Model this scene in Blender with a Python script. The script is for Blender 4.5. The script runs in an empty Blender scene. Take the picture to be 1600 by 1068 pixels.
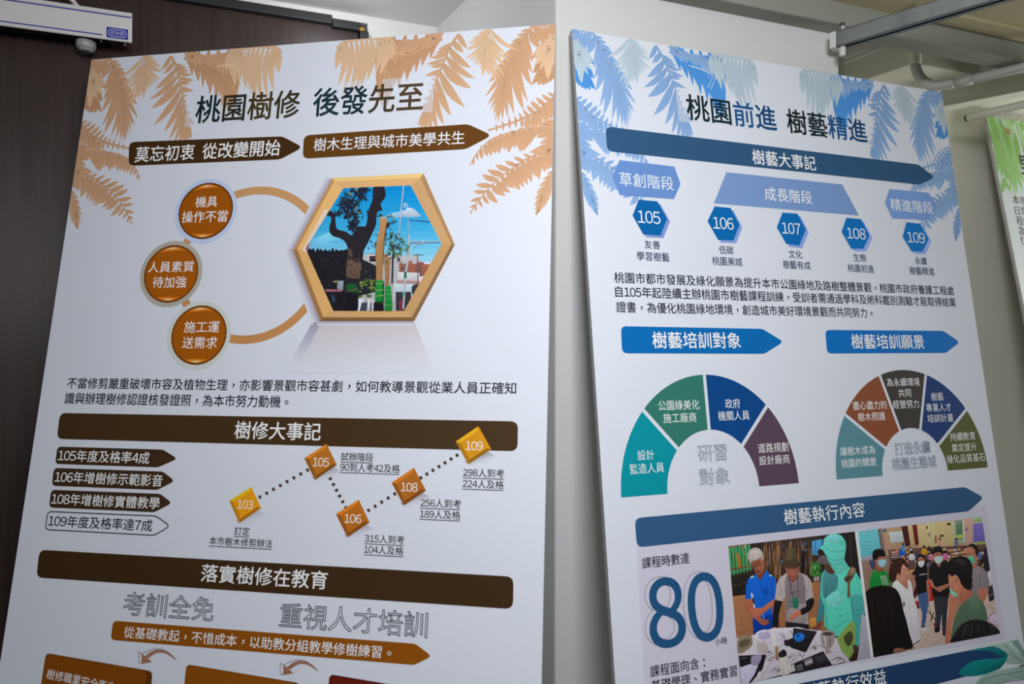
import bpy, math, random
import numpy as np
from mathutils import Matrix, Vector

# ------------------------------------------------------------------ camera, light, exposure
sc = bpy.context.scene
COL = sc.collection
CAMZ = 1.219                       # eye height
F = 1079.4                         # focal length in pixels of a 1600 wide frame
PITCH, ROLL = -0.00713, 0.00161

def rot(p, r):
    c, s = math.cos(p), math.sin(p); X = np.array([[1, 0, 0], [0, c, -s], [0, s, c]])
    c, s = math.cos(r), math.sin(r); Z = np.array([[c, -s, 0], [s, c, 0], [0, 0, 1]])
    return Z @ X
M = rot(PITCH, ROLL)               # rows: camera right, down, forward in (right, down, forward) axes

def W3(p):                         # (right, down, forward) from the eye -> world
    return Vector((p[0], p[2], CAMZ - p[1]))
def wv(p):
    return Vector((p[0], p[2], -p[1]))

cam = bpy.data.cameras.new('camera'); camo = bpy.data.objects.new('camera', cam); COL.objects.link(camo)
cam.sensor_width = 36; cam.lens = 36 * F / 1600
r_, d_, f_ = wv(M[0]), wv(M[1]), wv(M[2])
camo.matrix_world = Matrix(((r_.x, -d_.x, -f_.x, 0), (r_.y, -d_.y, -f_.y, 0), (r_.z, -d_.z, -f_.z, CAMZ), (0, 0, 0, 1)))
cam.clip_start = 0.02
cam.dof.use_dof = True; cam.dof.focus_distance = 1.28; cam.dof.aperture_fstop = 3.2
sc.camera = camo

wd = bpy.data.worlds.new('world'); sc.world = wd; wd.use_nodes = True
wd.node_tree.nodes['Background'].inputs[0].default_value = (0.86, 0.93, 1.0, 1)
wd.node_tree.nodes['Background'].inputs[1].default_value = 0.09

def area(name, loc, target, sx, sy, power, col):
    l = bpy.data.lights.new(name, 'AREA'); l.shape = 'RECTANGLE'; l.size = sx; l.size_y = sy; l.energy = power; l.color = col
    o = bpy.data.objects.new(name, l); COL.objects.link(o); o.location = loc
    o.rotation_euler = (Vector(target) - Vector(loc)).to_track_quat('-Z', 'Y').to_euler()
    return o
area('ceiling_bounce', (0.24, -0.02, 1.80), (0.10, 1.30, 1.12), 0.42, 0.34, 15.8, (0.95, 0.97, 1.0))  # stands for flash bounced off the unseen ceiling above the eye
area('rear_fill', (-1.1, -2.30, 1.72), (-0.5, 1.5, 1.80), 2.2, 0.45, 11, (0.95, 0.96, 1.0))  # unseen fill added behind the eye, for the door's reflection and the boards
area('hall_fill', (2.75, 1.98, 1.30), (1.2, 2.08, 1.50), 0.6, 0.9, 18, (1.0, 0.985, 0.94))  # unseen light added at the right to brighten the hall recess
pl_ = bpy.data.lights.new('bay_fill', 'POINT'); pl_.energy = 1.02; pl_.shadow_soft_size = .03; pl_.color = (0.95, 0.96, 1.0)  # unseen fill added to brighten the column's left face, door wall and ceiling
po_ = bpy.data.objects.new('bay_fill', pl_); COL.objects.link(po_); po_.location = (-0.36, 1.40, 1.94)

vs = sc.view_settings
sc.display_settings.display_device = 'sRGB'
vs.view_transform = 'Standard'; vs.look = 'None'; vs.gamma = 1.0; vs.exposure = 0.0; vs.use_curve_mapping = False

# ------------------------------------------------------------------ helpers
def lin(c):
    c = np.asarray(c, float) / 255
    return np.where(c <= 0.04045, c / 12.92, ((c + 0.055) / 1.055) ** 2.4)

def ray(x, y):
    return M.T @ np.array([(x - 800) / F, (y - 534) / F, 1.0])

def material(name, col=None, rough=0.5, metal=0.0, spec=0.5, noise=None, bump=None):
    m = bpy.data.materials.new(name); m.use_nodes = True
    nt = m.node_tree; b = nt.nodes['Principled BSDF']
    b.inputs['Roughness'].default_value = rough; b.inputs['Metallic'].default_value = metal
    b.inputs['Specular IOR Level'].default_value = spec
    if col is not None:
        c = [float(v) for v in lin(col)]
        b.inputs['Base Color'].default_value = (*c, 1)
    if noise:                                   # (scale, second colour, stretch)
        tc = nt.nodes.new('ShaderNodeTexCoord'); mp = nt.nodes.new('ShaderNodeMapping'); no = nt.nodes.new('ShaderNodeTexNoise')
        mp.inputs['Scale'].default_value = noise[2]; no.inputs['Scale'].default_value = noise[0]; no.inputs['Detail'].default_value = 6
        rp = nt.nodes.new('ShaderNodeValToRGB'); rp.color_ramp.elements[0].position = .3; rp.color_ramp.elements[1].position = .7
        rp.color_ramp.elements[0].color = (*[float(v) for v in lin(col)], 1); rp.color_ramp.elements[1].color = (*[float(v) for v in lin(noise[1])], 1)
        nt.links.new(tc.outputs['Object'], mp.inputs[0]); nt.links.new(mp.outputs[0], no.inputs['Vector'])
        nt.links.new(no.outputs['Fac'], rp.inputs[0]); nt.links.new(rp.outputs[0], b.inputs['Base Color'])
    if bump:
        tc = nt.nodes.new('ShaderNodeTexCoord'); no = nt.nodes.new('ShaderNodeTexNoise'); no.inputs['Scale'].default_value = bump[0]; no.inputs['Detail'].default_value = 4
        bp = nt.nodes.new('ShaderNodeBump'); bp.inputs['Strength'].default_value = bump[1]; bp.inputs['Distance'].default_value = .002
        nt.links.new(tc.outputs['Object'], no.inputs['Vector']); nt.links.new(no.outputs['Fac'], bp.inputs['Height']); nt.links.new(bp.outputs[0], b.inputs['Normal'])
    return m

WHITE = 0.80                                     # albedo of the white boards
m_wall = material('painted wall', (214, 214, 212), .85, noise=(1.3, (206, 206, 205), (1, 1, 1)), bump=(60, .15))
m_hall = material('painted hall wall', (236, 236, 221), .85, noise=(1.1, (231, 231, 217), (1, 1, 1)), bump=(60, .1))
m_ceil = material('painted ceiling', (228, 229, 228), .9, noise=(1.5, (224, 225, 224), (1, 1, 1)))
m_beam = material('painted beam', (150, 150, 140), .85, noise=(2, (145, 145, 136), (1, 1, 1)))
m_soffit = material('yellowed ceiling', (190, 180, 140), .85, noise=(3, (180, 168, 128), (1, 1, 1)))
m_floor = material('terrazzo floor', (78, 74, 70), .4, noise=(80, (92, 88, 84), (1, 1, 1)))
m_wood = material('dark brown door veneer', (58, 42, 38), .33, spec=.5, noise=(6, (44, 30, 26), (14, 14, .7)))
m_black = material('black metal', (26, 26, 27), .45)
m_brass = material('brass', (176, 140, 70), .35, metal=1)
m_white_metal = material('white lacquered metal', (216, 214, 212), .28, noise=(3, (212, 210, 208), (1, 1, 1)))
m_dark_body = material('dark bronze body', (44, 36, 33), .35)
m_grey_plastic = material('grey plastic', (160, 160, 156), .4)
m_steel = material('galvanised steel', (176, 182, 184), .38, metal=.75, noise=(25, (150, 156, 160), (1, 1, 1)))
m_rod = material('dark threaded steel', (84, 86, 86), .45, metal=.6)
m_pipe = material('white plastic pipe', (206, 206, 200), .45)
m_dark = material('dark pipe end', (60, 64, 62), .6)
m_foam = material('foam board edge', (188, 186, 184), .8, noise=(90, (170, 168, 165), (1, 1, 1)))
def ink_material(name, rough=.42, alpha=None):
    m = material(name, (200, 200, 200), rough, spec=.12)
    nt = m.node_tree; b = nt.nodes['Principled BSDF']
    a = nt.nodes.new('ShaderNodeAttribute'); a.attribute_name = 'Col'
    nt.links.new(a.outputs['Color'], b.inputs['Base Color'])
    if alpha:
        b.inputs['Alpha'].default_value = alpha
    return m
m_ink = ink_material('printed ink')
def photo_material():                            # print with a fine mottling, like a photograph
    m = ink_material('photographic print'); nt = m.node_tree; b = nt.nodes['Principled BSDF']
    a = [n for n in nt.nodes if n.type == 'ATTRIBUTE'][0]
    tc = nt.nodes.new('ShaderNodeTexCoord'); no = nt.nodes.new('ShaderNodeTexNoise'); no.inputs['Scale'].default_value = 260; no.inputs['Detail'].default_value = 3
    mr = nt.nodes.new('ShaderNodeMapRange'); mr.inputs[1].default_value = .3; mr.inputs[2].default_value = .7; mr.inputs[3].default_value = .92; mr.inputs[4].default_value = 1.08
    mx = nt.nodes.new('ShaderNodeVectorMath'); mx.operation = 'SCALE'
    nt.links.new(tc.outputs['Object'], no.inputs['Vector']); nt.links.new(no.outputs['Fac'], mr.inputs[0])
    nt.links.new(a.outputs['Color'], mx.inputs[0]); nt.links.new(mr.outputs[0], mx.inputs['Scale']); nt.links.new(mx.outputs[0], b.inputs['Base Color'])
    return m
m_photo = photo_material()

def tag(o, label=None, cat=None, group=None, kind=None):
    if label: o['label'] = label
    if cat: o['category'] = cat
    if group: o['group'] = group
    if kind: o['kind'] = kind
    return o

def link_mesh(name, verts, faces, mat, parent=None, cols=None):
    me = bpy.data.meshes.new(name); me.from_pydata([tuple(map(float, v)) for v in verts], [], faces); me.materials.append(mat)
    if cols is not None:
        at = me.color_attributes.new('Col', 'FLOAT_COLOR', 'POINT')
        flat = np.ones((len(verts), 4), np.float32); flat[:, :3] = np.array(cols, np.float32).reshape(-1, 3)
        at.data.foreach_set('color', flat.ravel())
    me.update()
    o = bpy.data.objects.new(name, me); COL.objects.link(o)
    if parent: o.parent = parent
    return o

class MB:                                        # collects solid shapes into one mesh
    def __init__(s): s.v = []; s.f = []
    def prism(s, plan, z0, z1):
        """plan: list of (x, y); vertical prism"""
        a = sum(plan[i][0] * plan[(i + 1) % len(plan)][1] - plan[(i + 1) % len(plan)][0] * plan[i][1] for i in range(len(plan)))
        if a < 0: plan = plan[::-1]
        n = len(plan); b = len(s.v)
        s.v += [(x, y, z0) for x, y in plan] + [(x, y, z1) for x, y in plan]
        s.f += [tuple(b + i for i in range(n))[::-1], tuple(b + n + i for i in range(n))]
        s.f += [(b + i, b + (i + 1) % n, b + n + (i + 1) % n, b + n + i) for i in range(n)]
        return s
    def obox(s, o, ax, ay, az, x0, x1, y0, y1, z0, z1):
        """box in the frame (ax, ay, az) at o"""
        b = len(s.v); o, ax, ay, az = map(Vector, (o, ax, ay, az))
        for x, y, z in ((x0, y0, z0), (x1, y0, z0), (x1, y1, z0), (x0, y1, z0), (x0, y0, z1), (x1, y0, z1), (x1, y1, z1), (x0, y1, z1)):
            s.v.append(tuple(o + ax * x + ay * y + az * z))
        fs = [(0, 3, 2, 1), (4, 5, 6, 7), (0, 1, 5, 4), (1, 2, 6, 5), (2, 3, 7, 6), (3, 0, 4, 7)]
        if ax.cross(ay).dot(az) < 0: fs = [f[::-1] for f in fs]
        s.f += [tuple(b + i for i in f) for f in fs]
        return s
    def tube(s, pts, r, n=16, cap=True):
        pts = [Vector(p) for p in pts]; b = len(s.v); up = None
        rr = r if isinstance(r, (list, tuple)) else [r] * len(pts)
        for i, p in enumerate(pts):
            t = (pts[min(i + 1, len(pts) - 1)] - pts[max(i - 1, 0)]).normalized()
            if up is None: up = t.orthogonal().normalized()
            up = (up - t * up.dot(t)).normalized(); sd = t.cross(up)
            for k in range(n):
                a = 2 * math.pi * k / n; s.v.append(tuple(p + (up * math.cos(a) + sd * math.sin(a)) * rr[i]))
        for i in range(len(pts) - 1):
            for k in range(n):
                k2 = (k + 1) % n
                s.f.append((b + i * n + k, b + i * n + k2, b + (i + 1) * n + k2, b + (i + 1) * n + k))
        if cap:
            s.f.append(tuple(b + k for k in range(n))[::-1]); e = b + (len(pts) - 1) * n; s.f.append(tuple(e + k for k in range(n)))
        return s
    def build(s, name, mat, parent=None, bevel=0, smooth=False):
        if parent is not None:
            inv = parent.matrix_world.inverted(); s.v = [tuple(inv @ Vector(v)) for v in s.v]
        o = link_mesh(name, s.v, s.f, mat, parent)
        if smooth:
            for p in o.data.polygons: p.use_smooth = len(p.vertices) == 4
        if bevel:
            md = o.modifiers.new('bevel', 'BEVEL'); md.width = bevel; md.segments = 2; md.limit_method = 'ANGLE'; md.angle_limit = .7
        return o

def empty(name, mat4):
    o = bpy.data.objects.new(name, None); o.empty_display_size = .05; COL.objects.link(o); o.matrix_world = mat4
    return o

# ------------------------------------------------------------------ room frame: s along the door wall, d away from the eye
YA = 0.3446
EU = np.array([math.cos(YA), 0, math.sin(YA)]); EN = np.array([-math.sin(YA), 0, math.cos(YA)])
def sd(s, d):                                    # plan point of (s, d)
    p = EU * s + EN * d; return (p[0], p[2])
def on_plane(x, y, d):                           # pixel -> world on the vertical plane at distance d
    r = ray(x, y); return W3(r * (d / (EN @ r)))
def s_of(x, d):
    r = ray(x, 534); p = r * (d / (EN @ r)); return p @ EU
def at_height(x, y, z):                          # pixel -> world point at height z
    r = ray(x, y); return W3(r * ((CAMZ - z) / r[1]))
def at_depth(x, y, t):
    return W3(ray(x, y) * t)
X_AX, Y_AX, Z_AX = wv(EU), wv(EN), Vector((0, 0, 1))

D_DOOR, D_COL, D_BEAM, D_HALL = 1.648, 1.140, 1.100, 1.52
sC1, sC2 = s_of(868.5, D_COL), s_of(1312, D_COL)
sCorner = s_of(682, D_DOOR)
CEIL, CEIL_F, SOFF, CEIL_H = 2.0, 1.925, 1.880, 2.36
sDoorR, sDoorFrame = s_of(558, D_DOOR), s_of(573, D_DOOR)
DOOR_TOP = on_plane(557, 42, D_DOOR).z

def struct(name, mb, mat, bevel=0):
    o = mb.build(name, mat, bevel=bevel); o['kind'] = 'structure'; return o
struct('floor', MB().prism([sd(-3, -2.6), sd(3.6, -2.6), sd(3.6, 2.2), sd(-3, 2.2)], -.1, 0), m_floor)
# door wall with the opening
wb = MB().prism([sd(sDoorFrame, D_DOOR), sd(sCorner + .12, D_DOOR), sd(sCorner + .12, D_DOOR + .15), sd(sDoorFrame, D_DOOR + .15)], 0, 2.4)
wb.prism([sd(-3, D_DOOR), sd(sDoorFrame, D_DOOR), sd(sDoorFrame, D_DOOR + .15), sd(-3, D_DOOR + .15)], DOOR_TOP + .012, 2.4)
struct('wall_back', wb, m_wall)
col_plan = [sd(sC1, D_COL), sd(sC2, D_COL), sd(sC2, D_HALL + .02), sd(sCorner + .3, D_DOOR + .05), sd(sCorner, D_DOOR)]
struct('wall_column', MB().prism(col_plan, 0, 2.42), m_wall, bevel=.004)
struct('wall_hall', MB().prism([sd(sC2 - .05, D_HALL), sd(3.6, D_HALL), sd(3.6, D_HALL + .12), sd(sC2 - .05, D_HALL + .12)], 0, 2.42), m_hall)
struct('ceiling', MB().prism([sd(-3, -2.6), sd(sC1 - .03, -2.6), sd(sC1 - .03, D_COL + .02), sd(sC1 + .02, D_COL + .02), sd(sC1 + .02, D_DOOR + .02), sd(-3, D_DOOR + .02)], CEIL, CEIL + .08), m_ceil)
struct('ceiling_front', MB().prism([sd(sC1 - .03, -2.6), sd(3.6, -2.6), sd(3.6, D_BEAM + .01), sd(sC1 - .03, D_BEAM + .01)], CEIL_F, CEIL_F + .08), m_soffit)
struct('ceiling_hall', MB().prism([sd(sC2 - .02, D_BEAM + .04), sd(3.6, D_BEAM + .04), sd(3.6, D_HALL + .1), sd(sC2 - .02, D_HALL + .1)], CEIL_H, CEIL_H + .08), m_hall)
struct('trim_1', MB().prism([sd(sC1 - .03, D_BEAM), sd(3.6, D_BEAM), sd(3.6, D_BEAM + .05), sd(sC1 - .03, D_BEAM + .05)], SOFF, CEIL_H + .05), m_beam, bevel=.003)
# ledge strip where the front ceiling meets the beam
struct('trim_2', MB().prism([sd(sC2 + .12, D_BEAM - .05), sd(3.6, D_BEAM - .05), sd(3.6, D_BEAM - .02), sd(sC2 + .12, D_BEAM - .02)], CEIL_F - .006, CEIL_F + .01), m_soffit, bevel=.002)
# boxed duct behind the beam, its corner towards the room
CD = Vector((-.53, .848, 0))                     # direction of the hall's side runs
pc = on_plane(1427, 99, 1.33)
zb = pc.z
c0 = (pc.x, pc.y); c1 = sd(3.6, 1.33); c2 = sd(3.6, D_HALL - .002)
q = Vector((pc.x, pc.y, 0)); k = 0
while True:
    k += .005; t = q + CD * k
    dd = t.x * EN[0] + t.y * EN[2]
    if dd > D_HALL - .004: break
struct('trim_3', MB().prism([c0, c1, c2, (t.x, t.y)], zb, CEIL_H), m_hall, bevel=.003)
# low beam along the hall's side
b0 = at_depth(1470, 167, 1.93); zlow = b0.z
b1 = at_height(1640, 134, zlow)
off = Vector((b1 - b0).normalized()).cross(Vector((0, 0, 1))) * -.05
bm_ = MB().prism([(b0.x, b0.y), (b1.x, b1.y), (b1.x + off.x, b1.y + off.y), (b0.x + off.x, b0.y + off.y)], zlow, zb + .03)
struct('trim_4', bm_, m_hall)

# ------------------------------------------------------------------ door
leaf = MB().obox(W3(EN * D_DOOR + np.array([0, CAMZ, 0])), X_AX, Y_AX, Z_AX, -3, sDoorR, .004, .045, 0, DOOR_TOP - .004)
door = struct('door_1', leaf, m_wood)
fr = MB()
O0 = W3(EN * D_DOOR + np.array([0, CAMZ, 0]))
fr.obox(O0, X_AX, Y_AX, Z_AX, -3, sDoorR - .06, -.012, .05, DOOR_TOP - .006, DOOR_TOP + .014)
fr.obox(O0, X_AX, Y_AX, Z_AX, sDoorR - .06, sDoorR + .004, -.012, .05, DOOR_TOP - .012, DOOR_TOP + .006)
fr.obox(O0, X_AX, Y_AX, Z_AX, sDoorR + .002, sDoorFrame, -.02, .05, 0, DOOR_TOP - .016)
fr.obox(O0, X_AX, Y_AX, Z_AX, sDoorR + .004, sDoorFrame - .006, -.014, .05, DOOR_TOP - .016, DOOR_TOP)
fr.build('door_frame', m_black, door, bevel=.0015)
MB().obox(O0, X_AX, Y_AX, Z_AX, sDoorR + .001, sDoorR + .012, -.022, -.012, DOOR_TOP - .017, DOOR_TOP - .009).build('brass_catch', m_brass, door)['label'] = 'small brass catch'

# ------------------------------------------------------------------ glyphs from the built-in typeface
GL = {}
def glyph(ch, bold=0.0, res=3):
    key = (ch, bold, res)
    if key in GL: return GL[key]
    def mesh_of(s):
        c = bpy.data.curves.new('glyph', 'FONT'); c.body = s; c.resolution_u = res; c.offset = bold
        o = bpy.data.objects.new('glyph', c); COL.objects.link(o)
        dg = bpy.context.evaluated_depsgraph_get(); dg.update()
        me = bpy.data.meshes.new_from_object(o.evaluated_get(dg))
        v = [(p.co.x, p.co.y) for p in me.vertices]; f = [tuple(p.vertices) for p in me.polygons]
        bpy.data.objects.remove(o); bpy.data.curves.remove(c); bpy.data.meshes.remove(me)
        return v, f
    src = chr(ord(ch) + 0xFEE0) if ch in '0123456789' else ch      # the matching numerals of the Chinese face
    v, f = mesh_of(src)
    v2, _ = mesh_of(src + src)
    adv = (max(x for x, _ in v2) - max(x for x, _ in v)) if v else .3
    if src != ch: v = [(x - adv * .22, y) for x, y in v]; adv *= .56
    if ch in '，。、：':                          # centred in their cell, as Taiwanese type sets them
        cx = (min(x for x, _ in v) + max(x for x, _ in v)) / 2; cy = (min(y for _, y in v) + max(y for _, y in v)) / 2
        v = [(x - cx + adv / 2, y - cy + .33) for x, y in v]
    cnt = {}
    for fc in f:
        for i in range(len(fc)):
            e = (fc[i], fc[(i + 1) % len(fc)]); k = tuple(sorted(e)); cnt.setdefault(k, []).append(e)
    GL[key] = (v, f, adv, [e[0] for e in cnt.values() if len(e) == 1])
    return GL[key]

# ------------------------------------------------------------------ poster boards
def clip(poly, x0, x1, y0, y1):
    def cut(pts, inside, inter):
        out = []
        for i, p in enumerate(pts):
            q = pts[i - 1]
            if inside(p):
                if not inside(q): out.append(inter(q, p))
                out.append(p)
            elif inside(q): out.append(inter(q, p))
        return out
    def ix(v): return lambda a, b: tuple(np.array(a) + (np.array(b) - np.array(a)) * ((v - a[0]) / (b[0] - a[0])))
    def iy(v): return lambda a, b: tuple(np.array(a) + (np.array(b) - np.array(a)) * ((v - a[1]) / (b[1] - a[1])))
    for ins, itr in ((lambda p: p[0] >= x0, ix(x0)), (lambda p: p[0] <= x1, ix(x1)), (lambda p: p[1] >= y0, iy(y0)), (lambda p: p[1] <= y1, iy(y1))):
        if len(poly) < 3: return []
        poly = cut(poly, ins, itr)
    return poly

def spline(pts, n=5, closed=True):
    pts = [np.array(p, float) for p in pts]; m = len(pts); out = []
    for i in range(m if closed else m - 1):
        g = (lambda j: pts[j % m]) if closed else (lambda j: pts[min(max(j, 0), m - 1)])
        p0, p1, p2, p3 = g(i - 1), g(i), g(i + 1), g(i + 2)
        for k in range(n):
            t = k / n
            out.append(tuple(.5 * ((2 * p1) + (-p0 + p2) * t + (2 * p0 - 5 * p1 + 4 * p2 - p3) * t * t + (-p0 + 3 * p1 - 3 * p2 + p3) * t ** 3)))
    if not closed: out.append(tuple(pts[-1]))
    return out

def rounded(pts, r, n=5):
    """round the corners of a polygon; r: one radius or one per corner"""
    m = len(pts); out = []
    for i in range(m):
        p = np.array(pts[i], float); a = np.array(pts[i - 1], float) - p; b = np.array(pts[(i + 1) % m], float) - p
        ri = r[i] if isinstance(r, (list, tuple)) else r
        if ri <= 0: out.append(tuple(p)); continue
        la, lb = np.hypot(*a), np.hypot(*b); q = min(ri, la * .45, lb * .45)
        s, e = p + a / la * q, p + b / lb * q
        for k in range(n + 1):
            t = k / n; out.append(tuple((1 - t) ** 2 * s + 2 * t * (1 - t) * p + t * t * e))
    return out

class Board:
    W, H, TH = 0.9, 1.80, 0.010
    def __init__(s, name, yaw, lean, TL, white, label, cat='poster', H=None):
        s.eu = np.array([math.cos(yaw), 0, math.sin(yaw)]); nb = np.array([-math.sin(yaw), 0, math.cos(yaw)])
        s.ev = np.array([0, math.cos(lean), 0]) - math.sin(lean) * nb
        s.n = np.cross(s.eu, s.ev); s.n = -s.n / np.linalg.norm(s.n)          # towards the viewer
        if s.n[2] > 0: s.n = -s.n
        s.o = np.array(TL, float); s.white = white
        # foot on the floor
        s.Hh = (CAMZ - 0.0 - s.o[1]) / s.ev[1] if H is None else H
        base = s.o + s.ev * s.Hh
        b = W3(base); x, y, z = wv(s.eu), wv(-s.ev), wv(s.n)
        s.root = empty(name, Matrix(((x.x, y.x, z.x, b.x), (x.y, y.y, z.y, b.y), (x.z, y.z, z.z, b.z), (0, 0, 0, 1))))
        tag(s.root, label, cat)
        s.leaves = []
        mb = MB(); mb.obox((0, 0, 0), (1, 0, 0), (0, 1, 0), (0, 0, 1), 0, s.W, 0, s.Hh, -s.TH, -.0008)
        core = link_mesh('foam_core', mb.v, mb.f, m_foam, s.root); core['label'] = 'grey foam core edge'
        mb = MB(); mb.obox((0, 0, 0), (1, 0, 0), (0, 1, 0), (0, 0, 1), 0, s.W, 0, s.Hh, -.0008, 0)
        wc = [WHITE * v for v in white[2]]
        s.wc = wc
        link_mesh('white_sheet', mb.v, mb.f, m_ink, s.root, [wc] * len(mb.v))
    def uv(s, x, y):
        r = ray(x, y); p = r * ((s.n @ s.o) / (s.n @ r)) - s.o
        return float(p @ s.eu), float(p @ s.ev)
    def pts(s, px): return [s.uv(*p) for p in px]
    def ink(s, obs, px):
        """print colour from the colour seen in the photograph, the light on the board taken out"""
        w = s.white[0](px[0], px[1])
        return np.clip(lin(obs) / lin(w) * s.wc, .003, .88)
    def mesh(s, name, polys, parent, z, step=0.0, mat=None):
        """polys: list of (uv outline, colour or list of colours)"""
        v, f, c = [], [], []
        if name != 'palm_frond': z += .00020
        for i, (pl, col) in enumerate(polys):
            if len(pl) < 3: continue
            a = sum(pl[j][0] * pl[(j + 1) % len(pl)][1] - pl[(j + 1) % len(pl)][0] * pl[j][1] for j in range(len(pl)))
            cols = list(col) if isinstance(col, list) else [col] * len(pl)
            if a > 0: pl = pl[::-1]; cols = cols[::-1]                     # v points down
            b = len(v)
            v += [(p[0], s.Hh - p[1], z + i * step) for p in pl]; c += cols
            f.append(tuple(range(b, b + len(pl))))
        return link_mesh(name, v, f, mat or m_ink, parent or s.root, c)
    def shape(s, name, px, obs, parent=None, z=.00020, r=0, label=None):
        pl = s.pts(px)
        if r: pl = rounded(pl, r)
        cx = (np.mean([p[0] for p in px]), np.mean([p[1] for p in px]))
        o = s.mesh(name, [(pl, s.ink(obs, cx))], parent, z)
        if label: o['label'] = label
        return o
    def text(s, string, pL, pR, h, obs, parent=None, bold=.0, outline=0, z=.00034, cols=None, snap=True, name='lettering', under=0, offset=(0, 0), merge=None):
        a, b = np.array(s.uv(*pL)), np.array(s.uv(*pR)); mx, my = (pL[0] + pR[0]) / 2, (pL[1] + pR[1]) / 2
        if snap: a[1] = b[1] = (a[1] + b[1]) / 2
        hh = abs(s.uv(mx, my + h / 2)[1] - s.uv(mx, my - h / 2)[1])
        x = 0; items = []
        for ch in string:
            if ch == ' ': x += .45; continue
            g = glyph(ch, 0.0, 12 if h > 60 else 3); items.append((g, x)); x += g[2]
        xs = [p[0] + dx for g, dx in items for p in g[0]]; ys = [p[1] for g, dx in items for p in g[0]]
        x0, x1, y0, y1 = min(xs), max(xs), min(ys), max(ys)
        L = np.hypot(*(b - a)); ax = (b - a) / L; ay = np.array((-ax[1], ax[0]))
        def T(px, py):
            p = a + ax * ((px - x0) / (x1 - x0) * L) - ay * ((py - (y0 + y1) / 2) / (y1 - y0) * hh)
            return (p[0] + offset[0], s.Hh - p[1] - offset[1], z)
        ink = s.ink(obs, (mx, my)); v, f, c = [], [], []
        k = 0; z += .00020; nq = 0
        for g, dx in items:
            gc = s.ink(cols[k], (mx, my)) if cols else ink; k += 1
            if not outline:
                bb = len(v); v += [T(p[0] + dx, p[1]) for p in g[0]]; f += [tuple(bb + i for i in q) for q in g[1]]; c += [gc] * len(g[0])
            ow = outline or bold * 2 * hh / (y1 - y0)
            if ow:
                for e in g[3]:
                    p, q = (np.array(T(g[0][i][0] + dx, g[0][i][1])[:2]) for i in e)
                    d = q - p; l = np.hypot(*d)
                    if l < 1e-7: continue
                    d /= l; nn = np.array((-d[1], d[0])) * ow / 2; ex = min(ow * .4, l * .45); p = p - d * ex; q = q + d * ex
                    nq += 1; zz = z + 1.3e-6 * (1 + (nq * 3) % 8)
                    bb = len(v); v += [(*(p - nn), zz), (*(q - nn), zz), (*(q + nn), zz), (*(p + nn), zz)]; f.append((bb, bb + 1, bb + 2, bb + 3)); c += [gc] * 4
        if under:
            y = a[1] + hh * .62; bb = len(v)
            for (uu, vv) in ((a[0], y + under), (b[0], y + under), (b[0], y), (a[0], y)): v.append((uu, s.Hh - vv, z))
            f.append((bb, bb + 1, bb + 2, bb + 3)); c += [ink] * 4
        return link_mesh(name, v, f, m_ink, parent or s.root, c)

def idw(samples):                                # light on a board, interpolated between spots of bare white
    S = np.array(samples, float)
    def f(x, y):
        d2 = (S[:, 0] - x) ** 2 + (S[:, 1] - y) ** 2 + 60.0 ** 2
        w = 1 / d2 ** 1.5; return (S[:, 2:] * w[:, None]).sum(0) / w.sum()
    return f
wl = idw(((235, 200, 180, 187, 203), (150, 120, 172, 180, 196), (140, 480, 168, 174, 190), (420, 420, 197, 203, 217), (700, 260, 231, 236, 244), (780, 140, 236, 240, 247),
          (810, 450, 236, 241, 249), (450, 240, 205, 212, 226), (600, 560, 216, 221, 231), (820, 780, 206, 213, 223), (410, 960, 172, 178, 190), (50, 960, 135, 145, 156), (815, 1000, 179, 187, 198), (300, 780, 172, 178, 190), (60, 720, 152, 160, 174)))
wr = idw(((930, 380, 228, 232, 241), (930, 150, 214, 219, 228), (1200, 155, 197, 201, 210), (1420, 200, 180, 186, 195), (1260, 560, 188, 195, 205), (1100, 480, 205, 211, 220), (1500, 510, 172, 179, 188),
          (960, 700, 212, 218, 226), (975, 930, 190, 198, 206), (1555, 850, 160, 170, 176), (1280, 900, 172, 180, 188)))
TINT = (.905, .945, 1.045)
BL = Board('poster_board', -0.16764, 0.17344, (-0.81362, -0.55374, 1.33138), (wl, None, TINT),
           'white poster board with tan palm fronds and brown banners, leaning before the dark door')
BR = Board('poster_board', 0.34403, 0.14811, (0.10627, -0.56644, 1.22662), (wr, None, TINT),
           'white poster board with blue palm fronds and blue banners, leaning on the pale column')

def arrow(B, name, tl, sh, tip, shb, bl, obs, r=.012, parent=None, label=None):
    pl = rounded(B.pts([tl, sh, tip, shb, bl]), [r, r * .6, r, r * .6, r])
    cx = ((tl[0] + tip[0]) / 2, (tl[1] + bl[1]) / 2)
    o = B.mesh(name, [(pl, B.ink(obs, cx))], parent, .00020)
    if label: o['label'] = label
    return o

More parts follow.
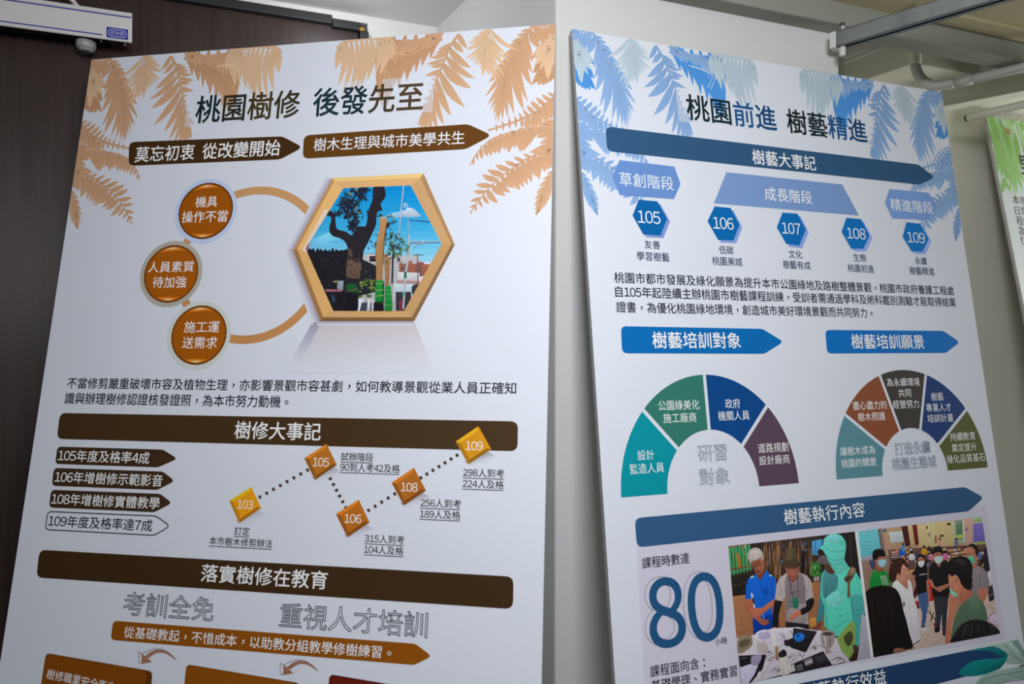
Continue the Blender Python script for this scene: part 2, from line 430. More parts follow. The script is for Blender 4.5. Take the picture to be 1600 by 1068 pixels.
# ------------------------------------------------------------------ palm fronds
def frond(B, spine, Lm, obs, n=26, a0=62, a1=28, droop=.35, w=.17, side=(1, 1), prof=(.55, 1, .45), seed=1, z=.00006, mirror=False, name='palm_frond', tone=.12, gap=1.0):
    """a feather palm frond; spine is given in pixels on the board, Lm is the longest leaflet in metres"""
    rnd = random.Random(seed); sp = np.array(spline(B.pts(spine), 8, False))
    seg = np.r_[0, np.cumsum(np.hypot(*np.diff(sp, axis=0).T))]; tot = seg[-1]
    def at(t):
        x = t * tot; p = np.array((np.interp(x, seg, sp[:, 0]), np.interp(x, seg, sp[:, 1])))
        e = .02; x2 = min(tot, x + e * tot); x1 = max(0, x - e * tot)
        d = np.array((np.interp(x2, seg, sp[:, 0]) - np.interp(x1, seg, sp[:, 0]), np.interp(x2, seg, sp[:, 1]) - np.interp(x1, seg, sp[:, 1])))
        return p, d / np.hypot(*d)
    cen = (np.mean([p[0] for p in spine]), np.mean([p[1] for p in spine]))
    base = B.ink(obs, cen); polys = []
    G = np.array((0, 1.0))
    for k in range(n):
        t = (k + .5) / n
        for sg in (-1, 1):
            if not side[0 if sg < 0 else 1]: continue
            tt = min(1, max(0, t + rnd.uniform(-.4, .4) / n)); p, d = at(tt)
            L = Lm * (np.interp(tt, (0, .4, 1), prof)) * (side[0] if sg < 0 else side[1]) * rnd.uniform(.82, 1.1)
            a = math.radians(np.interp(tt, (0, 1), (a0, a1)) + rnd.uniform(-6, 6)) * sg
            ld = np.array((d[0] * math.cos(a) - d[1] * math.sin(a), d[0] * math.sin(a) + d[1] * math.cos(a)))
            ld2 = ld * (1 - droop) + G * droop; ld2 /= np.hypot(*ld2)
            end = p + (ld * .45 + ld2 * .55) * L
            c1 = p + ld * L * .42
            ww = L * w * rnd.uniform(.75, 1.15) * gap
            pts = []
            cl = [((1 - q) ** 2 * p + 2 * q * (1 - q) * c1 + q * q * end) for q in (0, .25, .5, .75, 1)]
            ws = (.35, .95, 1.0, .62, 0)
            L1, R1 = [], []
            for i, q in enumerate(cl):
                tg = cl[min(i + 1, 4)] - cl[max(i - 1, 0)]; tg /= max(1e-9, np.hypot(*tg)); nn = np.array((-tg[1], tg[0])) * ww * .5 * ws[i]
                L1.append(q + nn); R1.append(q - nn)
            pl = [tuple(q) for q in L1] + [tuple(q) for q in R1[:4][::-1]]
            cc = np.clip(base * (1 + rnd.uniform(-tone, tone)), 0, .9)
            polys.append((pl, cc))
    for i in range(len(sp) - 1):
        t = sp[i + 1] - sp[i]; l = np.hypot(*t)
        if l < 1e-6: continue
        nn = np.array((-t[1], t[0])) / l * .0022 * (1 - .6 * i / len(sp))
        polys.append(([tuple(sp[i] - nn), tuple(sp[i + 1] - nn), tuple(sp[i + 1] + nn), tuple(sp[i] + nn)], base))
    out = []
    for pl, c in polys:
        if mirror: pl = [(B.W - x, y) for x, y in pl]
        pl = clip(pl, .0002, B.W - .0002, .0002, B.Hh)
        if len(pl) > 2: out.append((pl, c))
    return B.mesh(name, out, None, z, 1.7e-6)

def leafy(B, rachis, sides, tone, z, mirror, width=.15, thick=.0022, fill=1.0):
    """a palm frond with every leaflet drawn to its own tip; all coordinates are (u, v) on the board"""
    sp = np.array(spline(rachis, 8, False)); seg = np.r_[0, np.cumsum(np.hypot(*np.diff(sp, axis=0).T))]; tot = seg[-1]
    base = np.array(tone) * B.wc; polys = []
    for t0, t1, tips in sides:
        for i, tip in enumerate(tips):
            t = t0 + (t1 - t0) * i / max(1, len(tips) - 1); x = t * tot
            p = np.array((np.interp(x, seg, sp[:, 0]), np.interp(x, seg, sp[:, 1]))); x2 = min(tot, x + .04 * tot); x1 = max(0, x2 - .08 * tot)
            d = np.array((np.interp(x2, seg, sp[:, 0]) - np.interp(x1, seg, sp[:, 0]), np.interp(x2, seg, sp[:, 1]) - np.interp(x1, seg, sp[:, 1]))); d /= max(1e-9, np.hypot(*d))
            e = np.array(tip, float); L = np.hypot(*(e - p)); c1 = p + (e - p) * .40 + d * L * .16
            cl = [(1 - q) ** 2 * p + 2 * q * (1 - q) * c1 + q * q * e for q in (0, .14, .3, .5, .7, .86, 1)]
            nb = tips[i + 1] if i + 1 < len(tips) else tips[i - 1]; sp_tip = np.hypot(*(np.array(nb) - e)); sp_base = (t1 - t0) * tot / max(1, len(tips) - 1)
            ww = min(max(.5 * (.75 * sp_tip + sp_base) * fill, L * width * .75), L * .36); ws = (.30, .62, .92, 1.0, .80, .45, 0)
            A, C = [], []
            for k, q in enumerate(cl):
                tg = cl[min(k + 1, 6)] - cl[max(k - 1, 0)]; tg = tg / max(1e-9, np.hypot(*tg)); nn = np.array((-tg[1], tg[0])) * ww * .5 * ws[k]
                A.append(tuple(q + nn)); C.append(tuple(q - nn))
            g = np.array((.93, .95, .97, .99, 1.03, 1.06, 1.08)); gl = [np.clip(base * g[k], 0, .88) for k in range(7)]
            polys.append((A + C[:6][::-1], gl + gl[:6][::-1]))
    for i in range(len(sp) - 1):
        t = sp[i + 1] - sp[i]; l = np.hypot(*t)
        if l > 1e-6:
            nn = np.array((-t[1], t[0])) / l * thick * (1 - .6 * i / len(sp)); polys.append(([tuple(sp[i] - nn), tuple(sp[i + 1] - nn), tuple(sp[i + 1] + nn), tuple(sp[i] + nn)], base))
    out = []
    for pl, c in polys:
        if mirror: pl = [(B.W - x, y) for x, y in pl]
        q = clip(pl, .0002, B.W - .0002, .0002, B.Hh)
        if len(q) > 2: out.append((q, c if isinstance(c, list) and len(q) == len(c) and all(np.hypot(a[0] - b[0], a[1] - b[1]) < 1e-9 for a, b in zip(q, pl)) else (c[3] if isinstance(c, list) else c)))
    B.leaves += out; v3 = B.mesh('palm_frond', out, None, z)
    k = 0
    for i, p in enumerate(v3.data.polygons):
        for j in p.vertices: v3.data.vertices[j].co.z += 1.7e-6 * ((i * 3) % 8)
    return v3

def QA(x, y): return BL.uv(100 + x / 6.667, 80 + y / 6.667)         # reading frames of the artwork
def QC(x, y): return BL.uv(90 + x / 5.34, 170 + y / 5.34)
def QD(x, y):
    u, v = BL.uv(500 + x / 6.28, 40 + y / 6.28); return (BL.W - u, v)
def Q(f, *pts): return [f(*p) for p in pts]
def palms(B, tones):
    """the same artwork on both boards: a group in the top left corner and its mirror image"""
    lt, md, dk, md2 = tones
    for mir in (False, True):
        z = .00002
        def G_(tone, rachis, *sides, **k):
            nonlocal z; z += .000018; k['fill'] = k.get('fill', 1.0) * 1.22; leafy(B, rachis, sides, tone, z, mir, **k)
        # small frond and long fronds low on the edge
        G_(md2, Q(QC, (112, 680), (140, 760), (165, 1000)), (.05, .85, Q(QC, (95, 820), (98, 870), (103, 905), (112, 935), (122, 945), (134, 962), (148, 985), (158, 990))), (.0, .85, Q(QC, (150, 705), (172, 745), (186, 790), (196, 840), (200, 885), (194, 930), (184, 965), (172, 1005))), width=.16)
        G_(md, Q(QC, (130, 525), (270, 560), (390, 640), (520, 770), (622, 960)), (.0, .97, Q(QC, (180, 520), (225, 512), (280, 520), (335, 535), (395, 552), (450, 578), (510, 600), (560, 632), (590, 668), (620, 738), (630, 790), (638, 865), (634, 915), (626, 960))),
           (.0, .97, Q(QC, (140, 660), (165, 690), (190, 745), (212, 722), (236, 760), (262, 775), (285, 790), (306, 812), (326, 768), (346, 790), (368, 822), (396, 842), (440, 895), (500, 898), (542, 920), (578, 950), (608, 962))), width=.15, fill=1.2)
        G_(md, Q(QC, (190, 300), (170, 400), (150, 520), (125, 640)), (.0, 1, Q(QC, (270, 330), (300, 400), (270, 420), (240, 470), (300, 530), (260, 520), (230, 560), (200, 620), (170, 660))), (.0, 1, Q(QC, (120, 400), (100, 480), (90, 560), (80, 620))), width=.34, thick=.012)
        G_(md, Q(QC, (150, 350), (260, 350), (420, 362), (560, 400), (640, 480), (690, 590)), (.1, .98, Q(QC, (300, 405), (340, 520), (358, 524), (372, 500), (400, 490), (432, 522), (465, 500), (498, 522), (522, 520), (546, 532), (572, 536), (604, 552), (636, 556), (662, 592), (690, 594))),
           (.2, .9, Q(QC, (330, 340), (400, 338), (450, 345), (520, 362), (580, 392), (640, 440), (672, 510))), width=.15, fill=1.5)
        G_(md, Q(QC, (190, 125), (230, 170), (300, 232), (420, 285), (610, 335)), (.0, .95, Q(QC, (250, 92), (285, 100), (320, 118), (352, 140), (372, 170), (392, 200), (415, 222), (440, 240), (475, 248), (520, 268), (560, 286), (600, 318))),
           (.0, .95, Q(QC, (160, 250), (185, 300), (205, 330), (250, 350), (270, 390), (330, 380), (370, 345), (415, 338), (455, 342), (500, 350), (545, 352), (590, 340))), width=.16, thick=.004, fill=1.6)
        # dark frond mass behind, then the hanging fronds
        G_(dk, Q(QA, (200, 60), (230, 250), (250, 420), (260, 560)), (.1, 1, Q(QA, (150, 500), (180, 560), (215, 600), (235, 625), (260, 640))), (.0, 1, Q(QA, (420, 200), (430, 380), (400, 520), (390, 630), (340, 640), (300, 645))), width=.30, thick=.006)
        G_(dk, Q(QD, (1180, 90), (1060, 150), (900, 190), (720, 170), (600, 150)), (.0, 1, Q(QD, (1080, 330), (1035, 300), (1000, 400), (965, 325), (940, 470), (885, 462), (850, 556), (812, 480), (775, 628), (760, 560), (735, 600), (700, 700), (672, 800), (640, 690), (615, 800), (600, 640), (612, 520))),
           (.0, 1, Q(QD, (1150, 60), (1050, 60), (950, 70), (850, 80), (750, 80), (660, 90))), width=.20, thick=.012)
        G_(md, Q(QD, (1200, 60), (1100, 120), (960, 150), (800, 150)), (.0, 1, Q(QD, (1150, 200), (1110, 190), (1050, 240), (990, 242), (940, 220), (905, 262), (865, 270), (820, 260), (790, 330), (735, 390), (700, 370))), width=.16, thick=.006)
        G_(md, Q(QA, (470, 60), (520, 160), (575, 280), (612, 420), (630, 640)), (.0, .92, Q(QA, (330, 260), (372, 300), (410, 420), (400, 520), (385, 640), (388, 795), (412, 862), (440, 690), (487, 897), (515, 840), (535, 925), (580, 935))),
           (.08, .98, Q(QA, (570, 105), (598, 140), (630, 190), (660, 240), (690, 330), (715, 420), (742, 480), (768, 560), (772, 692), (742, 782), (722, 770), (704, 832), (672, 880), (645, 945), (615, 960))), width=.08, thick=.003, fill=.66)
        G_(md2, Q(QA, (1110, 50), (1165, 150), (1200, 280), (1235, 460), (1275, 660), (1300, 800)), (.0, .95, Q(QA, (1010, 200), (1035, 235), (945, 395), (888, 505), (910, 594), (935, 768), (1040, 842), (1090, 925), (1140, 960), (1190, 970), (1240, 960))),
           (.12, .98, Q(QA, (1282, 172), (1300, 205), (1330, 242), (1360, 300), (1318, 330), (1352, 415), (1300, 400), (1290, 442), (1286, 500), (1300, 560), (1330, 640), (1352, 760), (1330, 915), (1290, 940))), width=.09, thick=.003, fill=.70)
        G_(md, Q(QA, (470, 70), (400, 80), (330, 85), (270, 90)), (.0, 1, Q(QA, (425, 215), (400, 250), (372, 300), (350, 330), (318, 300), (290, 330), (270, 290), (250, 330))), (.1, .9, Q(QA, (420, 60), (380, 60), (330, 60))), width=.16, fill=.95)
        # pale fronds on top
        G_(lt, Q(QA, (286, 190), (300, 250), (300, 330)), (.1, 1, Q(QA, (232, 400), (240, 480), (250, 560), (263, 598), (290, 500), (305, 490))), (.0, 1, Q(QA, (445, 358), (412, 380), (402, 455), (378, 440), (346, 502), (330, 480))), width=.24, thick=.008, fill=1.1)
        G_(lt, Q(QA, (835, 50), (862, 120), (862, 220), (835, 340)), (.0, .95, Q(QA, (560, 290), (605, 350), (612, 385), (640, 422), (630, 520), (668, 540), (690, 560), (725, 490), (765, 500), (800, 440), (830, 490))),
           (.0, .95, Q(QA, (940, 70), (985, 110), (1015, 150), (1020, 210), (1012, 300), (978, 322), (945, 340), (928, 368), (890, 385), (860, 420))), width=.10, thick=.003, fill=.74)
        G_(lt, Q(QD, (180, 235), (250, 160), (400, 125), (560, 125), (700, 130)), (.0, 1, Q(QD, (145, 322), (150, 432), (176, 602), (212, 692), (264, 740), (332, 696), (396, 606), (460, 545), (546, 482), (592, 490), (642, 400), (700, 330))),
           (.2, 1, Q(QD, (235, 120), (300, 90), (380, 70), (460, 70), (560, 70), (650, 75))), width=.10, thick=.006, fill=.86)

palms(BL, ((1.0, .64, .36), (.86, .475, .25), (.78, .41, .20), (.87, .50, .265)))
def l2r(p):                                      # a spot on the left board -> the pixel of the same spot on the right board
    u, v = BL.uv(*p); q = M @ (BR.o + BR.eu * u + BR.ev * v)
    return (800 + F * q[0] / q[2], 534 + F * q[1] / q[2])
palms(BR, ((.66, .78, .80), (.36, .56, .84), (.11, .40, .86), (.34, .54, .82)))
# thin trailing threads and the faded rectangles behind the title
def veil(B, px):
    q = B.pts(px); x0, x1 = min(p[0] for p in q), max(p[0] for p in q); y0, y1 = min(p[1] for p in q), max(p[1] for p in q); polys = []
    for pl, c in B.leaves:
        pl = clip(pl, x0, x1, y0, y1)
        if len(pl) > 2: polys.append((pl, np.array(c[3] if isinstance(c, list) else c) * .5 + np.array(B.wc) * .46))
    if polys: B.mesh('faded_patch', polys, None, .00014, 1.5e-6)
veil(BL, [(295, 144.5), (313, 144), (301, 198), (290, 198)])
veil(BL, [(598, 124), (661, 119.6), (660, 175), (594, 180)])
veil(BL, [(661, 119.6), (677.5, 118.5), (676, 175), (661, 176)])
veil(BL, [(534, 128), (563, 127), (562, 155), (533, 157)])
veil(BR, [(1057, 137), (1072, 139), (1073, 191), (1060, 189)])
veil(BR, [(1345, 180), (1359, 182), (1364, 230), (1349, 228)])
def threads(B, lines, obs, w=.0011):
    for ln in lines:
        polys = []; sp = np.array(spline(B.pts(ln), 6, False)); c = B.ink(obs, ln[0])
        for i in range(len(sp) - 1):
            t = sp[i + 1] - sp[i]; nn = np.array((-t[1], t[0])) / max(1e-9, np.hypot(*t)) * w / 2
            polys.append(([tuple(sp[i] - nn), tuple(sp[i + 1] - nn), tuple(sp[i + 1] + nn), tuple(sp[i] + nn)], c))
        B.mesh('trailing_thread', polys, None, .000182)
threads(BL, [[(593, 115), (600, 95), (615, 83), (640, 86), (658, 76)], [(602, 122), (601, 108), (612, 88), (630, 81), (655, 80)], [(610, 124), (604, 110)],
             [(372, 150), (378, 118), (372, 104), (350, 101), (335, 106)], [(362, 138), (372, 120), (368, 106), (345, 104)]], (228, 190, 148))
threads(BR, [[(1110, 140), (1117, 122), (1112, 112), (1095, 107), (1075, 102)], [(1105, 138), (1113, 118), (1098, 110), (1080, 104)]], (190, 208, 226))

# ------------------------------------------------------------------ left board
B = BL
DKB, MDB = (60, 39, 18), (104, 66, 22)
G1, G2, N1, N2 = (22, 44, 50), (58, 50, 32), (20, 50, 60), (74, 60, 40)
B.text('桃園樹修 後發先至', (307, 170.5), (661, 151), 43, (40, 45, 40), bold=.012, cols=[(20, 38, 42), (42, 44, 34), (66, 54, 28), (56, 50, 32), (22, 48, 58), (24, 46, 54), (66, 56, 40), (76, 60, 40)], name='title_lettering')
a = arrow(B, 'banner', (202, 222), (441, 213), (473.5, 230), (438, 249), (201, 259), DKB)
B.text('莫忘初衷 從改變開始', (212, 240), (438, 232), 24.5, (226, 230, 236), a, bold=.010)
a = arrow(B, 'banner', (475, 211.5), (731, 194), (769, 211.3), (728, 233), (473, 248), MDB, label='lighter brown banner')
B.text('樹木生理與城市美學共生', (490.5, 227), (726, 214), 20.5, (235, 236, 240), a, bold=.006)

def circ(c, rx, ry, n=56, a0=0, a1=360):
    return [(c[0] + rx * math.cos(math.radians(a0 + (a1 - a0) * i / n)), c[1] + ry * math.sin(math.radians(a0 + (a1 - a0) * i / n))) for i in range(n + (1 if a1 - a0 < 360 else 0))]
def band(c, r0, r1, a0, a1, n=40):
    return [(c[0] + r1 * math.cos(math.radians(a0 + (a1 - a0) * i / n)), c[1] + r1 * math.sin(math.radians(a0 + (a1 - a0) * i / n))) for i in range(n + 1)] + \
           [(c[0] + r0 * math.cos(math.radians(a1 - (a1 - a0) * i / n)), c[1] + r0 * math.sin(math.radians(a1 - (a1 - a0) * i / n))) for i in range(n + 1)]
# big tan ring
tp, bt = np.array(B.uv(400.6, 291.6)), np.array(B.uv(372, 537)); rc = (tp + bt) / 2; rr = (bt[1] - tp[1]) / 2
rc[0] = B.uv(392, 412)[0]
c1, c2 = B.ink((186, 143, 99), (404, 298)), B.ink((176, 126, 78), (400, 530))
polys = []
for i in range(72):
    a0 = i * 5; pl = band(rc, rr - .0145, rr, a0, a0 + 5, 2); t = (math.sin(math.radians(a0)) + 1) / 2
    polys.append((pl, c1 * (1 - t) + c2 * t))
B.mesh('ring', polys, None, .00019)['label'] = 'tan ring joining the round badges'
for (cx, cy), top, ring, lines in (((321.5, 329.2), 279.4, (172, 186, 220), (('機具', (306, 315.2), (340, 315), 17), ('操作不當', (285, 338.3), (356, 338.3), 18))),
                               ((267.4, 427.5), 376.5, (152, 148, 140), (('人員素質', (232, 416.8), (303.5, 416.8), 17), ('待加強', (239, 440.6), (291.7, 440.6), 18))),
                               ((310.8, 523), 470.3, (178, 183, 182), (('施工運', (288.3, 510.4), (343, 510.4), 18), ('送需求', (285.3, 535), (339.6, 535), 18)))):
    c = B.uv(cx, cy); r = c[1] - B.uv(cx, top)[1]
    bd = B.mesh('badge', [(circ(c, r, r), B.ink(ring, (cx, cy)))], None, .00022)
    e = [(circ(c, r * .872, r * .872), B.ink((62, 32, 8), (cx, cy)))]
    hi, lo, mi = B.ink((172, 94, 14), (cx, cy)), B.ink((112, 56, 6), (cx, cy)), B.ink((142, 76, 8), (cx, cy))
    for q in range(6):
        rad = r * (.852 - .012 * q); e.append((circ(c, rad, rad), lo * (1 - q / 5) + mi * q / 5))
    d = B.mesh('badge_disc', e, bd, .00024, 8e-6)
    d['label'] = 'glossy orange brown disc'
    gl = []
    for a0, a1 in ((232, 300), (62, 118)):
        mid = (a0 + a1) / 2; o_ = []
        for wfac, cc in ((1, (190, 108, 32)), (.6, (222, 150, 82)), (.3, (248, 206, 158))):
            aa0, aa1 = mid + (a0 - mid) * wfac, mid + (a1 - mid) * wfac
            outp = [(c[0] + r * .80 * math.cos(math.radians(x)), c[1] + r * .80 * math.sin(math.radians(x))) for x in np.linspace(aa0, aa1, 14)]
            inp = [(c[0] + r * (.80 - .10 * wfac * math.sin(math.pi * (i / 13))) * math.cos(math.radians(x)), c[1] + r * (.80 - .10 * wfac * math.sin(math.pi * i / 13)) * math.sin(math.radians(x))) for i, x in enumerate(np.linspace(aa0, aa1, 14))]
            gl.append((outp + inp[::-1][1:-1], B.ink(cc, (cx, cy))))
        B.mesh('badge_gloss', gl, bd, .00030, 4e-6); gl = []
    for t, p, q, h in lines: B.text(t, p, q, h, (232, 232, 234), bd, bold=.004, z=.00036)

# hexagonal picture frame
OUT = [(520.2, 278), (661.9, 271), (710.7, 382), (647.4, 501.6), (500.7, 501.6), (458.2, 390.7)]
BEV = [(521.5, 284), (657.2, 277.8), (705.3, 382), (643.7, 495.4), (505.6, 495.6), (464.5, 389.4)]
INN = [(536.4, 294.3), (641.6, 289.6), (690.2, 380.3), (631.5, 485.5), (521, 485.5), (477.8, 388.3)]
W_ = np.array(B.wc)
def grad_quad(a, b, c, d, ca, cd, n=6):          # from edge a-b (ca) to edge d-c (cd)
    out = []
    A, B_, C_, D_ = (np.array(B.uv(*p)) for p in (a, b, c, d))
    for i in range(n):
        t, t2 = i / n, (i + 1) / n; L = lambda P, Q, q: tuple(P + (Q - P) * q)
        k, k2 = ca * (1 - t) + cd * t, ca * (1 - t2) + cd * t2
        out.append(([L(A, D_, t), L(B_, C_, t), L(B_, C_, t2), L(A, D_, t2)], [k, k, k2, k2]))
    return out
sh = B.ink((150, 142, 164), (470, 380))
B.mesh('drop_shadow', grad_quad((520, 280), (458, 391), (447, 392), (508, 276), sh, W_) + grad_quad((458, 391), (501, 503), (488, 507), (446, 393), sh, W_)
       + grad_quad((501, 502), (647, 502), (646, 508), (494, 508), sh, W_, 3), None, .000195, 1e-6)
rf = B.ink((200, 192, 196), (575, 520)); rs = B.ink((150, 146, 166), (500, 510))
B.mesh('reflection', grad_quad((500, 505), (649, 505), (678, 582), (452, 582), rf, W_, 8) + grad_quad((488, 504), (502, 504), (466, 572), (450, 572), rs, W_, 6), None, .000197, 1e-6)
hexf = B.mesh('picture_frame', [(B.pts([OUT[i], OUT[(i + 1) % 6], BEV[(i + 1) % 6], BEV[i]]), B.ink(c, OUT[i])) for i, c in
       enumerate(((238, 192, 126), (186, 144, 98), (142, 108, 76), (130, 96, 60), (152, 112, 70), (176, 132, 80)))]
       + [(B.pts([BEV[i], BEV[(i + 1) % 6], INN[(i + 1) % 6], INN[i]]), B.ink(c, BEV[i])) for i, c in
       enumerate(((212, 168, 114), (214, 170, 118), (204, 160, 106), (206, 162, 108), (208, 164, 106), (214, 170, 112)))]
       + [(B.pts([(507, 327), (514.6, 327), (478, 388.3), (481, 396), (472, 391)]), B.ink((216, 196, 180), (490, 360)))], None, .00022, 2e-6)
hexf['label'] = 'tan bevelled hexagonal picture frame'

class Draw:                                      # collects the flat colour patches of one printed photograph
    def __init__(s, B, ox, oy, sc_, region):
        s.B, s.o, s.k = B, (ox, oy), sc_; s.p = []; s.flat = set(); s.reg = region
    def px(s, p): return (s.o[0] + p[0] / s.k, s.o[1] + p[1] / s.k)
    def add(s, pts, obs, smooth=0):
        if smooth: pts = spline(pts, smooth)
        P = [s.px(p) for p in pts]; cx = (np.mean([p[0] for p in P]), np.mean([p[1] for p in P]))
        s.p.append((s.B.pts(P), s.B.ink(obs, cx))); return s
    def grad(s, a, b, c, d, o1, o2, n=8):
        for i in range(n):
            t, t2 = i / n, (i + 1) / n; L = lambda p, q, x: (p[0] + (q[0] - p[0]) * x, p[1] + (q[1] - p[1]) * x)
            s.add([L(a, d, t), L(b, c, t), L(b, c, t2), L(a, d, t2)], np.array(o1) * (1 - t) + np.array(o2) * t); s.flat.add(len(s.p) - 1)
        return s
    def line(s, pts, w, obs, smooth=0):
        if smooth: pts = spline(pts, smooth, False)
        for i in range(len(pts) - 1):
            a, b = np.array(pts[i], float), np.array(pts[i + 1], float); t = b - a; l = np.hypot(*t)
            if l < 1e-6: continue
            t /= l; nn = np.array((-t[1], t[0])) * w / 2; a = a - t * w * .2; b = b + t * w * .2
            s.add([a - nn, b - nn, b + nn, a + nn], obs)
        return s
    def blob(s, c, rx, ry, obs, n=10, jit=.0, rnd=random, rot=0):
        pts = []
        for i in range(n):
            a = 2 * math.pi * i / n; k = 1 + rnd.uniform(-jit, jit); x, y = rx * k * math.cos(a), ry * k * math.sin(a)
            pts.append((c[0] + x * math.cos(rot) - y * math.sin(rot), c[1] + x * math.sin(rot) + y * math.cos(rot)))
        return s.add(pts, obs)
    def build(s, name, parent, z, step=2.5e-6, label=None, dim=False):
        R = s.B.pts(s.reg)                        # convex region: clip by its half planes
        polys = []
        for ip, (pl, c) in enumerate(s.p):
            c = c * (.86 if dim else 1); pl = [np.array(q) for q in pl]; m = len(R); bb = np.array(pl); b0, b1 = bb.min(0), bb.max(0); big = np.hypot(*(b1 - b0)) > .012; ctr = np.mean(R, axis=0)
            for i in range(m):
                A, D = np.array(R[i]), np.array(R[(i + 1) % m]) - np.array(R[i]); nn = np.array((-D[1], D[0]))
                if nn @ (ctr - A) < 0: nn = -nn
                out = []
                for j, q in enumerate(pl):
                    pr = pl[j - 1]; dq, dp = nn @ (q - A), nn @ (pr - A)
                    if (dq >= 0) != (dp >= 0): out.append(pr + (q - pr) * (dp / (dp - dq)))
                    if dq >= 0: out.append(q)
                pl = out
                if len(pl) < 3: break
            if len(pl) > 2:
                if big and ip not in s.flat:
                    w_ = np.maximum(b1 - b0, 1e-6)
                    c = [np.clip(c * (1 + .30 * (.5 - (q[1] - b0[1]) / w_[1]) + .22 * (.5 - abs((q[0] - b0[0]) / w_[0] - .42) * 1.3)), .002, .9) for q in pl]
                polys.append(([tuple(q) for q in pl], c))
        o = s.B.mesh(name, polys, parent, z, step, m_photo)
        if label: o['label'] = label
        return o

rnd = random.Random(5)
D = Draw(B, 440, 240, 2.966, INN)                # coordinates of a 2.966 times enlargement of the picture
D.grad((90, 140), (760, 140), (760, 330), (90, 330), (6, 140, 214), (60, 170, 220), 6)
D.grad((90, 330), (760, 330), (760, 500), (90, 500), (60, 170, 220), (150, 208, 232), 6)
D.add([(150, 400), (200, 372), (262, 362), (300, 380), (262, 398), (196, 420), (130, 432)], (112, 188, 228), 4)
D.add([(530, 290), (545, 268), (572, 262), (585, 250), (612, 256), (630, 272), (645, 290), (600, 294)], (190, 206, 226), 4)
D.add([(562, 240), (575, 226), (588, 240), (575, 252)], (140, 190, 226), 4)
D.add([(495, 282), (530, 272), (570, 282), (560, 296), (520, 296)], (150, 196, 228), 4)
# far buildings and street
D.add([(380, 470), (640, 470), (640, 740), (380, 740)], (176, 176, 180))
D.add([(545, 508), (690, 512), (690, 570), (545, 556)], (156, 92, 74)); D.add([(580, 496), (606, 496), (606, 514), (580, 514)], (166, 104, 84)); D.add([(626, 502), (660, 502), (660, 516), (626, 516)], (150, 88, 72))
D.add([(625, 516), (648, 516), (648, 570), (625, 566)], (112, 84, 78)); D.add([(560, 518), (580, 518), (580, 548), (560, 546)], (128, 112, 112))
D.add([(540, 548), (640, 552), (640, 590), (535, 584)], (206, 206, 210)); D.add([(535, 584), (640, 590), (640, 604), (535, 602)], (176, 136, 132)); D.add([(530, 602), (630, 604), (620, 650), (530, 650)], (188, 206, 214))
D.add([(606, 612), (640, 606), (625, 650), (606, 650)], (52, 54, 62), 3); D.add([(530, 640), (600, 640), (600, 740), (530, 740)], (52, 48, 56)); D.add([(545, 680), (562, 676), (562, 726), (545, 730)], (120, 48, 66))
D.add([(120, 452), (132, 410), (126, 412), (112, 444)], (160, 62, 60))
# traffic light box
D.add([(398, 462), (440, 470), (440, 494), (398, 490)], (196, 188, 182)); D.add([(408, 474), (440, 474), (440, 500), (408, 500)], (40, 34, 42)); D.add([(414, 480), (422, 480), (422, 490), (414, 490)], (104, 52, 56)); D.add([(427, 480), (435, 480), (435, 490), (427, 490)], (104, 52, 56))
# dark hedge, lower left
top = [(112, 462)] + [(120 + i * 6, 456 - (i % 3) * 5 - rnd.uniform(0, 12)) for i in range(32)] + [(320, 452)]
D.add(top + [(320, 740), (230, 740)], (26, 26, 34))
for i in range(90): D.blob((rnd.uniform(130, 310), rnd.uniform(465, 620)), rnd.uniform(2, 6), rnd.uniform(1.5, 4), rnd.choice([(38, 38, 46), (18, 18, 26), (44, 46, 50), (60, 54, 60)]), 6, .4, rnd)
D.add([(355, 480), (440, 520), (440, 640), (355, 660)], (34, 36, 42))
for i in range(50): D.blob((rnd.uniform(360, 436), rnd.uniform(500, 640)), rnd.uniform(2, 6), rnd.uniform(2, 4), rnd.choice([(24, 26, 34), (66, 66, 74), (140, 144, 152), (40, 44, 52)]), 6, .4, rnd)
D.add([(262, 590), (288, 588), (286, 632), (268, 640), (258, 620)], (130, 146, 158)); D.add([(240, 590), (262, 588), (262, 596), (240, 598)], (150, 130, 90)); D.add([(200, 628), (280, 630), (280, 640), (210, 640)], (150, 90, 104)); D.add([(232, 655), (246, 655), (250, 690), (236, 690)], (44, 60, 88))
D.add([(360, 740), (372, 690), (400, 688), (440, 690), (440, 740)], (60, 66, 84)); D.add([(400, 676), (414, 676), (408, 732), (396, 732)], (206, 206, 212)); D.add([(418, 676), (430, 676), (428, 732), (416, 732)], (190, 190, 198))
for i in range(40): D.blob((rnd.uniform(358, 436), rnd.uniform(585, 665)), rnd.uniform(4, 10), rnd.uniform(3, 7), rnd.choice([(96, 120, 54), (70, 98, 44), (120, 140, 70), (52, 72, 36)]), 7, .4, rnd)
